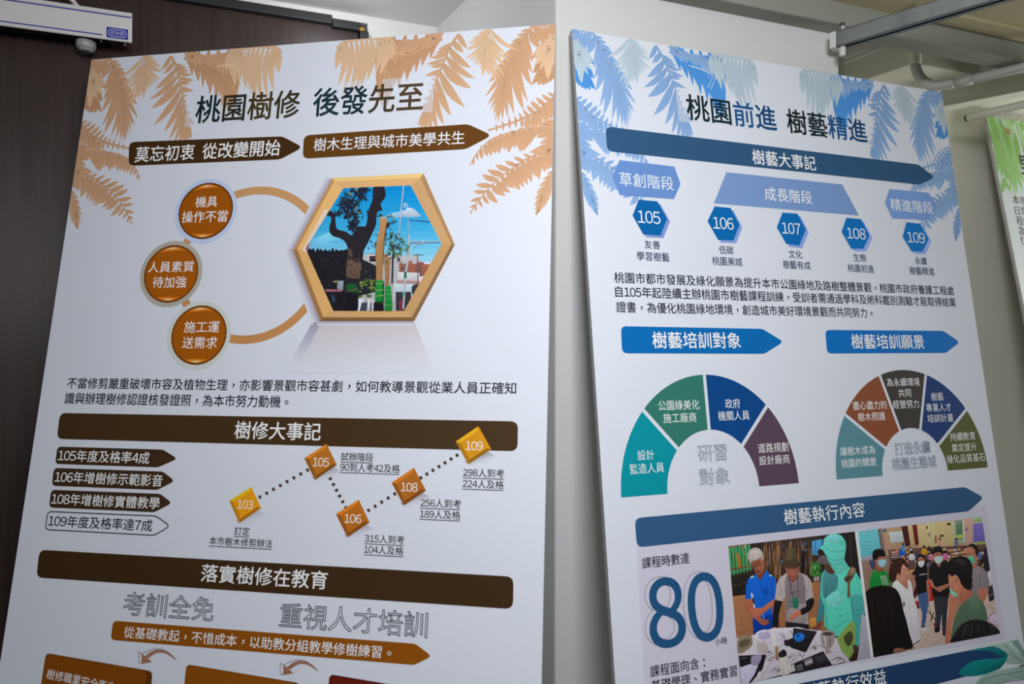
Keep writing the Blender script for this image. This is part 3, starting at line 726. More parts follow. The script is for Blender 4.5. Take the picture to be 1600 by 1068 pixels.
# the lopped tree, dark
D.add([(428, 148), (470, 148), (482, 180), (480, 205), (462, 228), (462, 246), (468, 262), (446, 270), (440, 300), (438, 330), (420, 372), (398, 420), (382, 450), (376, 500), (366, 560), (358, 640), (350, 740), (292, 740), (292, 620), (300, 560), (302, 500), (310, 450), (296, 410), (272, 392), (236, 380), (222, 350), (232, 300), (218, 288), (198, 280), (214, 262), (246, 280), (252, 330), (262, 352), (300, 362), (322, 378), (336, 370), (352, 338), (390, 336), (398, 300), (404, 262), (422, 214)], (38, 34, 42), 3)
D.add([(304, 500), (318, 488), (340, 500), (370, 505), (366, 545), (352, 578), (310, 574), (300, 560)], (98, 78, 66), 3); D.add([(312, 440), (326, 448), (330, 470), (316, 480), (308, 462)], (80, 66, 60), 3)
for i in range(70): D.blob((rnd.uniform(304, 366), rnd.uniform(470, 580)), rnd.uniform(2, 5), rnd.uniform(1.5, 4), rnd.choice([(120, 96, 78), (58, 48, 46), (88, 70, 62), (44, 38, 42)]), 6, .4, rnd)
for i in range(40): D.blob((rnd.uniform(300, 440), rnd.uniform(250, 440)), rnd.uniform(2, 4), rnd.uniform(2, 6), rnd.choice([(38, 34, 42), (38, 34, 42), (48, 44, 52)]), 5, .4, rnd)
D.add([(302, 608), (330, 602), (352, 612), (356, 640), (336, 646), (302, 632)], (22, 82, 44), 3); D.line([(300, 640), (356, 626)], 3, (132, 88, 84))
D.add([(296, 640), (352, 646), (350, 740), (292, 740)], (24, 22, 30))
# sprouting leaves
def leafstar(x, y, r, obs, n=8):
    for j in range(n):
        a = rnd.uniform(0, 6.28); L = r * rnd.uniform(.7, 1.2); e = (x + L * math.cos(a), y + L * math.sin(a)); w = L * .14
        px_, py_ = -math.sin(a) * w, math.cos(a) * w; m_ = (x + L * .5 * math.cos(a), y + L * .5 * math.sin(a))
        D.add([(x, y), (m_[0] + px_, m_[1] + py_), e, (m_[0] - px_, m_[1] - py_)], obs)
for x, y in ((300, 225), (275, 240), (322, 215), (318, 250), (352, 262), (338, 285), (310, 300), (345, 310), (320, 330), (330, 350), (372, 180), (356, 190), (395, 162), (370, 160), (338, 172), (290, 262), (350, 235), (380, 205), (330, 240), (312, 275), (265, 265), (256, 280), (300, 205), (340, 330)):
    leafstar(x, y, rnd.uniform(21, 30), rnd.choice([(34, 34, 50), (30, 30, 46), (40, 52, 62)]), 12)
for x, y in ((330, 190), (322, 182), (345, 168), (360, 272), (352, 255)): leafstar(x, y, 14, (120, 150, 140), 6)
for a_, b_ in (((330, 380), (345, 220)), ((345, 330), (378, 160)), ((320, 340), (300, 210))): D.line([a_, b_], 1.6, (40, 42, 54))
# lamp posts
D.line([(568, 146), (556, 250), (545, 390)], 6, (172, 182, 196)); D.line([(590, 308), (586, 380)], 4, (176, 186, 198)); D.line([(590, 308), (690, 316)], 2.5, (70, 92, 130)); D.line([(590, 410), (735, 408)], 4, (196, 202, 210)); D.line([(590, 414), (735, 412)], 1.5, (80, 90, 120))
D.line([(592, 380), (590, 480), (576, 560), (566, 720)], 9, (172, 180, 190)); D.line([(594, 480), (602, 445), (622, 424), (664, 414)], 4, (190, 196, 206), 5); D.add([(570, 548), (580, 548), (582, 575), (570, 580)], (26, 110, 72)); D.add([(560, 642), (570, 642), (570, 660), (560, 660)], (40, 130, 120))
D.line([(632, 466), (634, 600)], 4, (122, 96, 100)); D.line([(612, 470), (660, 470)], 2, (110, 100, 110)); D.line([(452, 150), (452, 150)], 1, (0, 0, 0))
D.line([(390, 462), (440, 464)], 1.2, (120, 140, 160)); D.line([(528, 600), (518, 690)], 6, (196, 198, 204))
# pruned trunks wrapped in green
D.add([(458, 300), (488, 298), (494, 320), (480, 372), (474, 440), (472, 520), (470, 594), (440, 594), (440, 520), (436, 450), (446, 390), (456, 350)], (170, 128, 82)); D.add([(488, 322), (504, 318), (504, 335), (488, 350), (478, 420), (473, 520), (470, 520), (476, 400)], (50, 42, 52))
D.add([(476, 460), (496, 480), (506, 490), (504, 540), (498, 620), (482, 616), (482, 560)], (160, 118, 78))
for i in range(70): D.blob((rnd.uniform(442, 472), rnd.uniform(345, 590)), rnd.uniform(1, 2.5), rnd.uniform(1, 3), rnd.choice([(196, 154, 100), (136, 98, 62), (116, 84, 60)]), 5, .3, rnd)
for i in range(30): D.blob((rnd.uniform(482, 502), rnd.uniform(490, 610)), rnd.uniform(1, 2.2), rnd.uniform(1, 3), rnd.choice([(186, 144, 96), (126, 90, 60)]), 5, .3, rnd)
D.add([(458, 296), (488, 294), (488, 302), (458, 304)], (206, 178, 150))
D.add([(438, 590), (474, 586), (478, 640), (470, 690), (436, 690)], (24, 134, 54)); D.add([(482, 616), (508, 612), (516, 700), (514, 740), (480, 740)], (24, 134, 54)); D.add([(470, 590), (478, 600), (476, 690), (470, 692)], (16, 66, 40))
D.add([(430, 690), (474, 688), (478, 740), (428, 740)], (30, 22, 30)); D.add([(436, 690), (440, 684), (472, 682), (470, 692)], (16, 90, 40))
for y in (604, 634, 660): D.line([(438, y + 2), (474, y - 3)], 2, (190, 178, 110))
for y in (632, 650, 674, 700): D.line([(482, y), (512, y + 4)], 1.6, (120, 176, 90))
# green leaves
for x, y in ((455, 290), (462, 286), (500, 290), (515, 300), (525, 316), (508, 285), (518, 322)): leafstar(x, y, 12, rnd.choice([(74, 104, 50), (150, 168, 90), (56, 78, 48)]), 6)
for i in range(75):
    x, y = rnd.gauss(525, 24), rnd.gauss(435, 34)
    leafstar(x, y, rnd.uniform(8, 14), rnd.choice([(58, 76, 54), (44, 56, 50), (120, 150, 70), (84, 112, 56), (36, 44, 46)]), 5)
for i in range(16): leafstar(rnd.uniform(545, 590), rnd.uniform(392, 470), 10, rnd.choice([(120, 146, 70), (80, 106, 60)]), 5)
D.line([(520, 470), (516, 600)], 7, (46, 42, 50))
D.build('picture_print', hexf, .00026, label='printed photograph of a heavily pruned street tree under a blue sky')

B.text('不當修剪嚴重破壞市容及植物生理，亦影響景觀市容甚劇，如何教導景觀從業人員正確知', (105.5, 598.5), (806.5, 605.5), 18, (14, 16, 28), bold=.007, name='paragraph_lettering')
B.text('識與辦理樹修認證核發證照，為本市努力動機。', (102, 622), (451, 627), 18.5, (14, 16, 28), bold=.007, name='paragraph_lettering')

a = B.shape('banner', [(94, 644.8), (809.5, 658), (808.6, 704.6), (89, 685.3)], (60, 42, 22), r=.012)
B.text('樹修大事記', (367.2, 671.5), (501.4, 674), 27.5, (222, 224, 232), a, bold=.010)
for tl, sh_, tip, shb, bl, t, p, q in (
    ((90, 697.3), (254.8, 702), (277.6, 716.2), (247, 729.7), (86.3, 724.3), '105年度及格率4成', (91.4, 710.8), (233.8, 715.3)),
    ((84.5, 730.6), (254.8, 736.3), (273.4, 751), (245.8, 765), (81.2, 758.4), '106年增樹修示範影音', (86.3, 744.4), (254.2, 750.3)),
    ((80.3, 764.7), (250.3, 771), (269.2, 785.4), (241.3, 799.8), (76.7, 792.3), '108年增樹修實體教學', (81, 778.8), (249.7, 785.4))):
    a = arrow(B, 'arrow_banner', tl, sh_, tip, shb, bl, (46, 32, 18), r=.008)
    B.text(t, p, q, 18.6, (210, 214, 222), a, bold=.006)
pl = rounded(B.pts([(75, 798.6), (244.3, 805.8), (265.9, 821.4), (241.3, 835.8), (70.7, 826.8)]), [.008, .006, .008, .006, .008])
polys = []
for i in range(len(pl)):
    p, q_ = np.array(pl[i]), np.array(pl[(i + 1) % len(pl)]); t = q_ - p; l = np.hypot(*t)
    if l < 1e-7: continue
    t /= l; nn = np.array((-t[1], t[0])) * .0009; polys.append(([tuple(p - nn - t * .0004), tuple(q_ - nn + t * .0004), tuple(q_ + nn + t * .0004), tuple(p + nn - t * .0004)], B.ink((40, 36, 38), (150, 815))))
a = B.mesh('arrow_banner', polys, None, .0002); a['label'] = 'white arrow banner with a thin dark outline'
B.text('109年度及格率達7成', (76.1, 813.3), (238.3, 820.2), 18.6, (20, 18, 24), a, bold=.006)

# timeline of diamonds
def dashes(p, q, n, w=5.2):
    polys = []
    p, q = np.array(p, float), np.array(q, float); t = (q - p) / np.hypot(*(q - p)); nn = np.array((-t[1], t[0])) * w / 2
    for i in range(n):
        c = p + (q - p) * ((i + .5) / n); h = t * w * .42
        polys.append((B.pts([c - h - nn, c + h - nn, c + h + nn, c - h + nn]), B.ink((64, 48, 42), c)))
    return B.mesh('dotted_line', polys, None, .0002)
dashes((401, 779), (486, 731), 8); dashes((509, 734), (543, 797), 7); dashes((571, 800), (622, 768), 5); dashes((653, 749), (719, 708), 7)
for tp_, rt, bt_, lf, t, p, q_, colr in (
    ((392.7, 760.2), (408.3, 793.2), (374, 816.9), (358.5, 781.8), '103', (371.1, 787.8), (395.7, 787.8), (196, 128, 16)),
    ((510.4, 692.9), (526.6, 725.9), (492.4, 749.6), (475.6, 715.1), '105', (489, 721.4), (514.3, 721.6), (164, 100, 30)),
    ((560.5, 780), (577.6, 815.6), (543.1, 839), (525.1, 802.4), '106', (538.3, 809.6), (564.7, 809.9), (164, 94, 22)),
    ((646.9, 730), (665.8, 766), (631, 789.5), (612, 753.5), '108', (626.5, 760.4), (652.6, 760.8), (166, 98, 28)),
    ((747.4, 665.6), (767.8, 701.6), (731.8, 725), (712, 689.6), '109', (727.6, 696), (754.6, 696.2), (206, 142, 22))):
    P = [np.array(x) for x in (tp_, rt, bt_, lf)]; c = sum(P) / 4; I = [c + (x - c) * .74 for x in P]
    cc = np.array(colr, float); shd = B.ink((150, 148, 160), c)
    s_ = grad_quad(tuple(bt_ + np.array((-6, -4))), tuple(rt + np.array((-4, 4))), tuple(rt + np.array((10, 12))), tuple(bt_ + np.array((4, 2))), shd, W_, 4)
    d = B.mesh('diamond_marker', s_ + [(B.pts(P), B.ink(cc * .62, c))] + [(B.pts([P[i], P[(i + 1) % 4], I[(i + 1) % 4], I[i]]), B.ink(np.minimum(255, cc * f), c)) for i, f in enumerate((1.02, .72, .82, 1.22))]
               + [(B.pts(I), B.ink(cc, c))], None, .00022, 3e-6)
    B.text(t, p, q_, 14, (246, 240, 230), d, z=.00036)
for t, p, q_ in (('訂定', (366.6, 829.2), (390.3, 829.6)), ('本市樹木修剪辦法', (327.3, 844.6), (425.7, 848.4)), ('試辦階段', (533.2, 713), (583.3, 713.9)), ('90到人考42及格', (532, 729.2), (625, 732)),
                 ('315人到考', (570, 840.6), (632, 842.8)), ('104人及格', (569, 857.8), (630.7, 860)), ('256人到考', (657, 784.8), (720.4, 787)), ('189人及格', (656.2, 802.2), (719.5, 804.5)),
                 ('298人到考', (723.7, 737.4), (787.9, 739.6)), ('224人及格', (723, 754.8), (787.3, 757))):
    B.text(t, p, q_, 13.2, (30, 24, 26), bold=.005, under=.0011, name='note_lettering')

a = B.shape('banner', [(62, 858.3), (802.5, 900.3), (801.6, 951), (57, 901.6)], (48, 32, 14), r=.012)
B.text('落實樹修在教育', (315, 894.8), (511.8, 905.4), 28, (214, 218, 224), a, bold=.010)
B.text('考訓全免', (194.2, 942.7), (334.4, 950.6), 37, (40, 38, 50), outline=.0012, name='outlined_lettering')
B.text('重視人才培訓', (438, 960.4), (668, 975.4), 39, (40, 38, 50), outline=.0012, name='outlined_lettering')
a = arrow(B, 'banner', (177, 969), (649, 1005), (675, 1024.6), (647.5, 1038.3), (173, 999), (114, 63, 5), r=.008, label='orange brown arrow banner')
B.text('從基礎教起，不惜成本，以助教分組教學修樹練習。', (194.2, 986.7), (611.5, 1019), 19, (216, 212, 206), a, bold=.004)
def cut(px): return px
a = B.shape('panel', [(72, 1019.5), (238.5, 1048), (234, 1110), (58, 1110)], (66, 36, 6), r=.008, z=.00019)
B.shape('panel_face', [(72.5, 1021), (230, 1047.5), (222, 1110), (58, 1110)], (88, 48, 5), a, r=.008)
B.text('樹修職業安全衛生', (73.5, 1051.5), (181, 1074), 16.5, (196, 190, 182), a, snap=False)
a = B.shape('panel', [(291.5, 1037), (469, 1066.5), (465, 1120), (283, 1120)], (80, 44, 5), r=.008, z=.00019)
B.shape('panel_face', [(292, 1038.5), (462, 1066), (455, 1120), (283, 1120)], (112, 61, 4), a, r=.008)
a = B.shape('panel', [(515, 1052.5), (690, 1082), (690, 1130), (508, 1130)], (58, 16, 12), r=.008, z=.00019, label='dark red panel')
B.shape('panel_face', [(515.5, 1054), (684, 1082), (680, 1130), (508, 1130)], (84, 22, 11), a, r=.008)
for ox, oy in ((0, 0), (221.5, 17.5)):
    f = lambda x, y: (x / 3.636 + ox, y / 3.636 + 820 + oy)
    o_ = spline([f(1006, 766), f(960, 722), f(905, 706), f(862, 716), f(822, 745)], 5, False); i_ = spline([f(842, 758), f(870, 736), f(905, 724), f(950, 732), f(1004, 768)], 5, False)
    c = B.ink((124, 86, 70), f(900, 740)); dk = B.ink((66, 62, 72), f(900, 740))
    polys = [(B.pts(o_ + i_[1:-1]), c), (B.pts([f(806, 728), f(864, 776), f(804, 788)]), c)]
    for ln in ([f(1000, 760), f(940, 712), f(880, 702), f(826, 720), f(806, 732)], [f(806, 732), f(788, 718), f(788, 780), f(804, 787)]):
        sp = np.array(B.pts(spline(ln, 5, False) if len(ln) > 4 else ln))
        for i in range(len(sp) - 1):
            t = sp[i + 1] - sp[i]; nn = np.array((-t[1], t[0])) / max(1e-9, np.hypot(*t)) * .0004; polys.append(([tuple(sp[i] - nn), tuple(sp[i + 1] - nn), tuple(sp[i + 1] + nn), tuple(sp[i] + nn)], dk))
    B.mesh('curved_arrow', polys, None, .0002, 1e-6)

# ------------------------------------------------------------------ right board
B = BR; W_ = np.array(B.wc)
NAVY, BLUE, PERI = (44, 78, 112), (0, 100, 168), (118, 142, 196)
B.text('桃園前進 樹藝精進', (1072.7, 168), (1353.4, 204.5), 38, (20, 40, 50), bold=.012, name='title_lettering',
       cols=[(16, 34, 40), (18, 40, 50), (26, 78, 128), (20, 66, 110), (18, 30, 32), (18, 36, 42), (24, 76, 124), (20, 62, 104)])
a = arrow(B, 'banner', (946, 197.5), (1435, 257), (1460.5, 277), (1436.7, 288.5), (948.5, 236), NAVY)
B.text('樹藝大事記', (1175.2, 245.7), (1274, 254.7), 22.8, (218, 224, 232), a, bold=.008)
def tagshape(px, t, p, q, h, c=PERI):
    a = B.shape('stage_tag', px, c, z=.00021); B.text(t, p, q, h, (222, 228, 240), a, bold=.004); return a
tagshape([(967.8, 250), (1053.4, 260.2), (1063.3, 287.6), (1052.8, 311), (968.4, 304.8), (956.7, 275.5)], '草創階段', (967.5, 278.7), (1052, 287.3), 21.5, (104, 142, 200))
tagshape([(1134.9, 269), (1315.8, 288.2), (1341.9, 336.6), (1115.2, 317.5)], '成長階段', (1194.4, 303.2), (1268, 308), 20.5, (109, 138, 184))
tagshape([(1389.6, 295.2), (1450.7, 301), (1462.8, 320), (1450, 343.3), (1394.4, 341.4), (1382.3, 316.9)], '精進階段', (1391.2, 320.2), (1457, 323.6), 19, (102, 134, 186))
for px, t, p, q, h in (
    ([(997.7, 312), (1026.7, 314.3), (1042.3, 341.7), (1032, 367.8), (1005, 366.2), (988.2, 336.6)], '105', (996.1, 338), (1031.5, 340.6), 19.5),
    ([(1116.4, 322.3), (1141.3, 324.8), (1155.3, 351), (1145.7, 375.8), (1121.9, 374.8), (1105.3, 345.5)], '106', (1113.9, 347.8), (1145.7, 349.8), 18.5),
    ([(1222.4, 332), (1246, 333.7), (1259, 358.6), (1248.5, 383.7), (1228.5, 381.2), (1213.5, 355)], '107', (1221.5, 356.3), (1250.5, 357.6), 17.5),
    ([(1322.1, 340.1), (1345, 342.3), (1358.4, 367.8), (1348.9, 388.5), (1330, 388.5), (1314.8, 362.4)], '108', (1322.8, 364), (1352, 365.3), 17),
    ([(1416, 347), (1438, 349.7), (1450.7, 373.2), (1441.2, 393.3), (1424, 392.6), (1410, 369.4)], '109', (1417.3, 370.3), (1444.7, 371.8), 16.5)):
    a = B.shape('year_hexagon', [(x + 4.5, y + 4) for x, y in px], (128, 150, 206), z=.00023, label='blue year hexagon with a pale blue offset edge')
    B.shape('hexagon_face', px, (0, 98, 164), a, z=.00026); B.text(t, p, q, h, (232, 238, 244), a, z=.00036)
for t, p, q, h in (('友善', (1006.6, 381.5), (1031.1, 382.6), 13), ('學習樹藝', (994.9, 399), (1045.5, 402.6), 14), ('低碳', (1123.4, 390), (1145.7, 391.2), 13), ('桃園美城', (1112.6, 406.6), (1159.4, 409.8), 13.5),
                   ('文化', (1232, 396.6), (1253.3, 397.8), 12.5), ('樹藝有成', (1223, 412.8), (1266.1, 415), 13), ('生態', (1333, 401.8), (1353, 402.8), 12), ('桃園前進', (1324.3, 418), (1365, 420.4), 12.5),
                   ('永續', (1429.4, 407), (1447.5, 408), 12), ('樹藝精進', (1420.8, 422.2), (1459.6, 424.5), 12.5)):
    B.text(t, p, q, h, (26, 54, 84), bold=.005, name='caption_lettering')
for t, p, q, h in (('桃園市都市發展及綠化願景為提升本市公園綠地及路樹整體景觀，桃園市政府養護工程處', (959.5, 433), (1489.9, 454.2), 15.6),
                   ('自105年起陸續主辦桃園市樹藝課程訓練，受訓者需通過學科及術科鑑別測驗才能取得結業', (961, 455.4), (1493, 472.2), 16),
                   ('證書，為優化桃園綠地環境，創造城市美好環境景觀而共同努力。', (962.7, 478.8), (1363.2, 489), 16)):
    B.text(t, p, q, h, (12, 24, 38), bold=.007, name='paragraph_lettering')
a = arrow(B, 'banner', (970, 509.3), (1191, 513.5), (1224, 533.7), (1194, 552.5), (972, 551.7), BLUE, r=.010, label='bright blue arrow banner')
B.text('樹藝培訓對象', (1019, 530.8), (1156.6, 532), 25.5, (226, 234, 240), a, bold=.010)
a = arrow(B, 'banner', (1289.2, 515.2), (1473.5, 516.6), (1499.4, 534.3), (1477.8, 551.1), (1292.3, 552), (0, 92, 160), r=.010, label='bright blue arrow banner')
B.text('樹藝培訓願景', (1329.7, 533.2), (1443.2, 533.8), 22.5, (216, 226, 234), a, bold=.010)

def fan(lo, ro, li, ri, top, cuts, cols, texts, centre):
    l, r, il, ir = (np.array(B.uv(*p)) for p in (lo, ro, li, ri)); c = ((l[0] + r[0]) / 2, (l[1] + r[1]) / 2)
    R = (r[0] - l[0]) / 2; Ry = c[1] - B.uv(*top)[1]; r0 = (ir[0] - il[0]) / 2; k = Ry / R
    g = .0032
    for i in range(len(cuts) - 1):
        a0, a1 = cuts[i], cuts[i + 1]; pl = []
        g1o, g1i = (math.degrees(g / R), math.degrees(g / r0)) if i else (0, 0)
        g2o, g2i = (math.degrees(g / R), math.degrees(g / r0)) if i < len(cuts) - 2 else (0, 0)
        for a_ in np.linspace(a0 + g1o, a1 - g2o, 22): pl.append((c[0] - R * math.cos(math.radians(a_)), c[1] - R * k * math.sin(math.radians(a_))))
        for a_ in np.linspace(a1 - g2i, a0 + g1i, 22): pl.append((c[0] - r0 * math.cos(math.radians(a_)), c[1] - r0 * k * math.sin(math.radians(a_))))
        s_ = B.mesh('fan_segment', [(pl, B.ink(cols[i][0], top))], None, .0002); s_['label'] = cols[i][1] + ' segment of the half ring'
        for t, p, q, h in texts[i]: B.text(t, p, q, h, (224, 230, 236), s_)
    for t, p, q, h in centre: B.text(t, p, q, h, (92, 110, 124), outline=.0008, name='outlined_lettering')
fan((970.6, 776.8), (1247.9, 754.3), (1042.8, 771.1), (1186, 759), (1101, 585.1), (0, 45, 90, 135, 180),
    (((0, 136, 150), 'teal'), ((48, 112, 98), 'green'), ((12, 66, 126), 'dark blue'), ((84, 66, 82), 'mauve')),
    ((('設計', (995.9, 710.8), (1021.7, 710), 15.8), ('監造人員', (983.8, 732.4), (1037.2, 729.6), 15.8)),
     (('公園綠美化', (1028.2, 633), (1092.2, 631.8), 15.5), ('施工廠商', (1036, 652.6), (1087.7, 651.6), 15.5)),
     (('政府', (1132.7, 630.2), (1156, 629.8), 15), ('機關人員', (1121.7, 649.6), (1170.6, 648), 15)),
     (('道路規劃', (1184, 699.8), (1231.3, 697.6), 15), ('設計廠商', (1186, 719), (1233.3, 716.4), 15))),
    (('研習', (1090.6, 708.6), (1135, 706.4), 25), ('對象', (1092.8, 745.2), (1139.2, 742.6), 26)))
fan((1307.2, 748.7), (1543.2, 729.8), (1378, 743), (1480, 734.6), (1408.9, 577.8), (0, 36, 72, 108, 144, 180),
    (((74, 118, 128), 'grey teal'), ((114, 66, 42), 'brown'), ((54, 52, 48), 'charcoal'), ((24, 50, 98), 'navy'), ((74, 80, 42), 'olive')),
    ((('讓樹木成為', (1312.3, 704.4), (1366.8, 702.6), 14), ('桃園的驕傲', (1314.2, 723.4), (1368.7, 720.8), 14)),
     (('盡心盡力的', (1332.2, 633.4), (1385, 632), 13.5), ('樹木照護', (1340, 651), (1382.8, 649.8), 13.5)),
     (('為永續環境', (1385, 597), (1436.5, 596.2), 13), ('共同', (1403.3, 614), (1423, 613.6), 13), ('經營努力', (1394.9, 631.4), (1435.6, 630.6), 13.2)),
     (('樹藝', (1454.4, 619.6), (1473.5, 619.2), 13), ('專業人才', (1446.8, 636.6), (1485.6, 635.4), 13), ('培訓計畫', (1448.8, 653.4), (1489, 652), 13)),
     (('持續教育', (1484, 682), (1523.3, 680.6), 13), ('奠定提升', (1486.8, 699.2), (1525.5, 697.4), 13), ('綠化品質基石', (1479.2, 717), (1538.7, 713.6), 13.2))),
    (('打造永續', (1397.7, 700.4), (1453, 698.6), 19.5), ('桃園生態城', (1393.5, 724.2), (1462.3, 721), 19)))

pan = B.shape('grey_panel', [(993.5, 840), (1540, 790), (1571.5, 997), (1340, 1036), (1145, 1068), (1085, 1078), (1009, 1092)], (170, 171, 184), z=.00008)
a = arrow(B, 'banner', (991.5, 809), (1507.3, 760.5), (1537, 776.8), (1513.5, 798.3), (995, 855), (40, 74, 108))
B.text('樹藝執行內容', (1224.6, 807.2), (1350.6, 795.8), 24.5, (206, 216, 224), a, bold=.008)
B.text('課程時數達', (1003, 879.3), (1076.6, 871.2), 17.5, (14, 16, 36), pan, bold=.008)
for dg_, p, q, h in (('8', (1014.2, 958), (1068.2, 954), 108), ('0', (1076, 949.5), (1128.4, 945), 106)):
    B.text(dg_, p, q, h, (30, 76, 116), pan, bold=.012, name='big_number', z=.00036)
    B.text(dg_, p, q, h, (44, 48, 68), pan, outline=.0007, name='number_outline', offset=(-.0095, -.0035))
B.text('小時', (1116.8, 1002.4), (1135.7, 999.8), 11.5, (14, 16, 36), pan, bold=.008)
B.text('課程面向含：', (1015.6, 1048.4), (1101, 1034), 18, (14, 16, 36), pan, bold=.008)
B.text('基礎學理、實務實習', (1017.5, 1071.5), (1151, 1047), 18, (14, 16, 36), pan, bold=.008)
# white rule between the two photographs
B.shape('divider', [(1335.5, 830), (1340, 829.5), (1364.5, 1026), (1360.5, 1026.8)], (196, 202, 212), pan, z=.00012)

# ---- photograph of three people at an outdoor table
def scatter(D, n, box, rx, ry, cols, jit=.4, sides=7):
    for _ in range(n): D.blob((rnd.uniform(box[0], box[2]), rnd.uniform(box[1], box[3])), rnd.uniform(*rx), rnd.uniform(*ry), rnd.choice(cols), sides, jit, rnd)
rnd = random.Random(11)
PA = [(1137.5, 852.8), (1335, 830), (1360, 1026.8), (1157, 1069)]
D = Draw(B, 1120, 780, 3.708, PA)
D.add([(50, 170), (920, 170), (920, 1080), (50, 1080)], (44, 36, 32))
D.add([(80, 530), (640, 470), (640, 820), (100, 860)], (146, 100, 66))
for y in range(520, 800, 44): D.line([(80, y + 30), (640, y - 15)], 2.2, (112, 76, 52))
for x in (130, 300, 380, 570, 600): D.line([(x, 520), (x + 20, 800)], 1.6, (118, 80, 54))
D.add([(80, 450), (250, 430), (250, 540), (90, 560)], (34, 32, 28)); scatter(D, 20, (85, 450, 180, 530), (4, 9), (3, 6), [(58, 48, 38), (40, 40, 34), (78, 66, 50)])
# green slat fence
for i in range(7):
    x = 64 + i * 19; D.add([(x, 272 - i * 2), (x + 14, 270 - i * 2), (x + 24, 430 - i * 5), (x + 17, 446 - i * 5), (x + 9, 432 - i * 5)], rnd.choice([(64, 152, 96), (58, 142, 88), (84, 160, 90)]))
D.add([(62, 272), (190, 258), (192, 264), (64, 280)], (120, 96, 60)); D.line([(80, 405), (195, 385)], 9, (110, 74, 54)); D.add([(110, 310), (128, 322), (144, 382), (124, 390)], (150, 106, 40), 3)
D.line([(84, 300), (104, 410)], 4, (90, 64, 46)); D.line([(140, 262), (190, 400)], 4, (140, 116, 70)); D.line([(165, 256), (160, 280)], 4, (190, 190, 200))
# sticks and blue cloth
D.add([(262, 245), (600, 210), (600, 470), (270, 480)], (52, 42, 36))
scatter(D, 26, (270, 235, 545, 380), (3, 8), (6, 18), [(70, 104, 132), (60, 88, 112), (76, 66, 62)])
for i in range(64):
    x = rnd.uniform(262, 560); D.line([(x, rnd.uniform(232, 320)), (x + rnd.uniform(-24, 24), rnd.uniform(380, 500))], rnd.uniform(2, 5.5), rnd.choice([(132, 94, 62), (108, 74, 50), (150, 112, 76), (84, 60, 44), (62, 46, 38)]))
D.add([(548, 240), (612, 228), (606, 270), (585, 325), (552, 320)], (70, 140, 186)); D.line([(566, 240), (572, 320)], 4, (44, 96, 140)); D.line([(590, 236), (588, 310)], 3, (96, 166, 206))
D.add([(540, 365), (600, 350), (604, 440), (545, 446)], (46, 96, 48)); scatter(D, 22, (542, 360, 600, 440), (3, 6), (7, 14), [(70, 134, 62), (36, 76, 40), (92, 152, 74)])
D.add([(560, 448), (592, 445), (592, 470), (560, 474)], (150, 140, 128)); D.add([(640, 195), (810, 180), (850, 480), (660, 480)], (38, 34, 32)); D.line([(700, 260), (745, 255)], 4, (70, 60, 52)); D.line([(770, 215), (785, 470)], 4, (62, 54, 48)); D.line([(500, 300), (498, 420)], 16, (24, 22, 22))
# first man, grey hair and blue polo shirt
D.add([(163, 582), (168, 500), (180, 458), (225, 432), (250, 470), (285, 408), (310, 436), (338, 455), (346, 520), (338, 582), (318, 600), (322, 748), (212, 786), (206, 690), (202, 600)], (20, 88, 186))
D.add([(206, 690), (322, 660), (322, 748), (212, 786)], (12, 54, 140)); D.line([(240, 470), (262, 530)], 3, (10, 52, 128)); D.line([(270, 490), (262, 640)], 2, (14, 66, 150)); D.line([(180, 470), (196, 560)], 3, (14, 66, 150)); D.line([(315, 480), (322, 575)], 3, (14, 66, 150)); D.add([(262, 510), (300, 500), (300, 550), (266, 556)], (16, 78, 170))
D.add([(190, 450), (205, 438), (216, 446), (200, 456)], (150, 190, 170)); D.add([(300, 436), (312, 434), (322, 444), (306, 444)], (150, 190, 170))
D.add([(220, 425), (270, 395), (284, 412), (250, 472)], (96, 58, 44))
D.add([(196, 350), (262, 330), (274, 372), (268, 412), (250, 440), (232, 432), (212, 402)], (124, 74, 56), 4)
D.add([(250, 340), (272, 360), (268, 410), (256, 430)], (146, 92, 70), 3)
D.add([(178, 342), (180, 306), (205, 282), (236, 280), (262, 302), (268, 336), (262, 350), (252, 336), (226, 350), (204, 356), (196, 372), (186, 356)], (164, 158, 152), 4); D.add([(196, 312), (216, 296), (244, 294), (256, 316), (236, 338), (206, 346)], (184, 178, 170), 4)
for i in range(14): x = rnd.uniform(185, 255); D.line([(x, rnd.uniform(295, 320)), (x + 6, rnd.uniform(330, 350))], 1.6, rnd.choice([(196, 190, 182), (136, 130, 126)]))
D.line([(214, 386), (232, 380)], 3, (56, 34, 30)); D.line([(244, 376), (262, 370)], 3, (56, 34, 30)); D.line([(212, 380), (264, 366)], 1.5, (70, 50, 46)); D.add([(234, 388), (243, 384), (248, 404), (238, 406)], (150, 96, 74), 3); D.line([(232, 418), (254, 412)], 4, (74, 40, 38)); D.line([(240, 427), (252, 424)], 2.5, (160, 110, 90))
D.add([(196, 540), (204, 542), (222, 628), (206, 628)], (196, 198, 206)); D.add([(202, 570), (212, 572), (218, 600), (206, 602)], (40, 40, 50), 3)
D.add([(163, 580), (204, 582), (216, 640), (262, 690), (298, 698), (296, 716), (268, 728), (238, 706), (198, 668), (172, 622)], (152, 88, 62), 3); D.add([(338, 574), (300, 596), (258, 626), (206, 628), (188, 640), (200, 676), (224, 686), (262, 662), (322, 612)], (170, 100, 72), 3)
for y in (640, 652, 664): D.line([(190, y), (214, y + 5)], 1.6, (110, 62, 46))
D.line([(262, 664), (272, 690)], 2.5, (180, 190, 196)); D.line([(262, 704), (290, 706)], 1.6, (104, 58, 44))
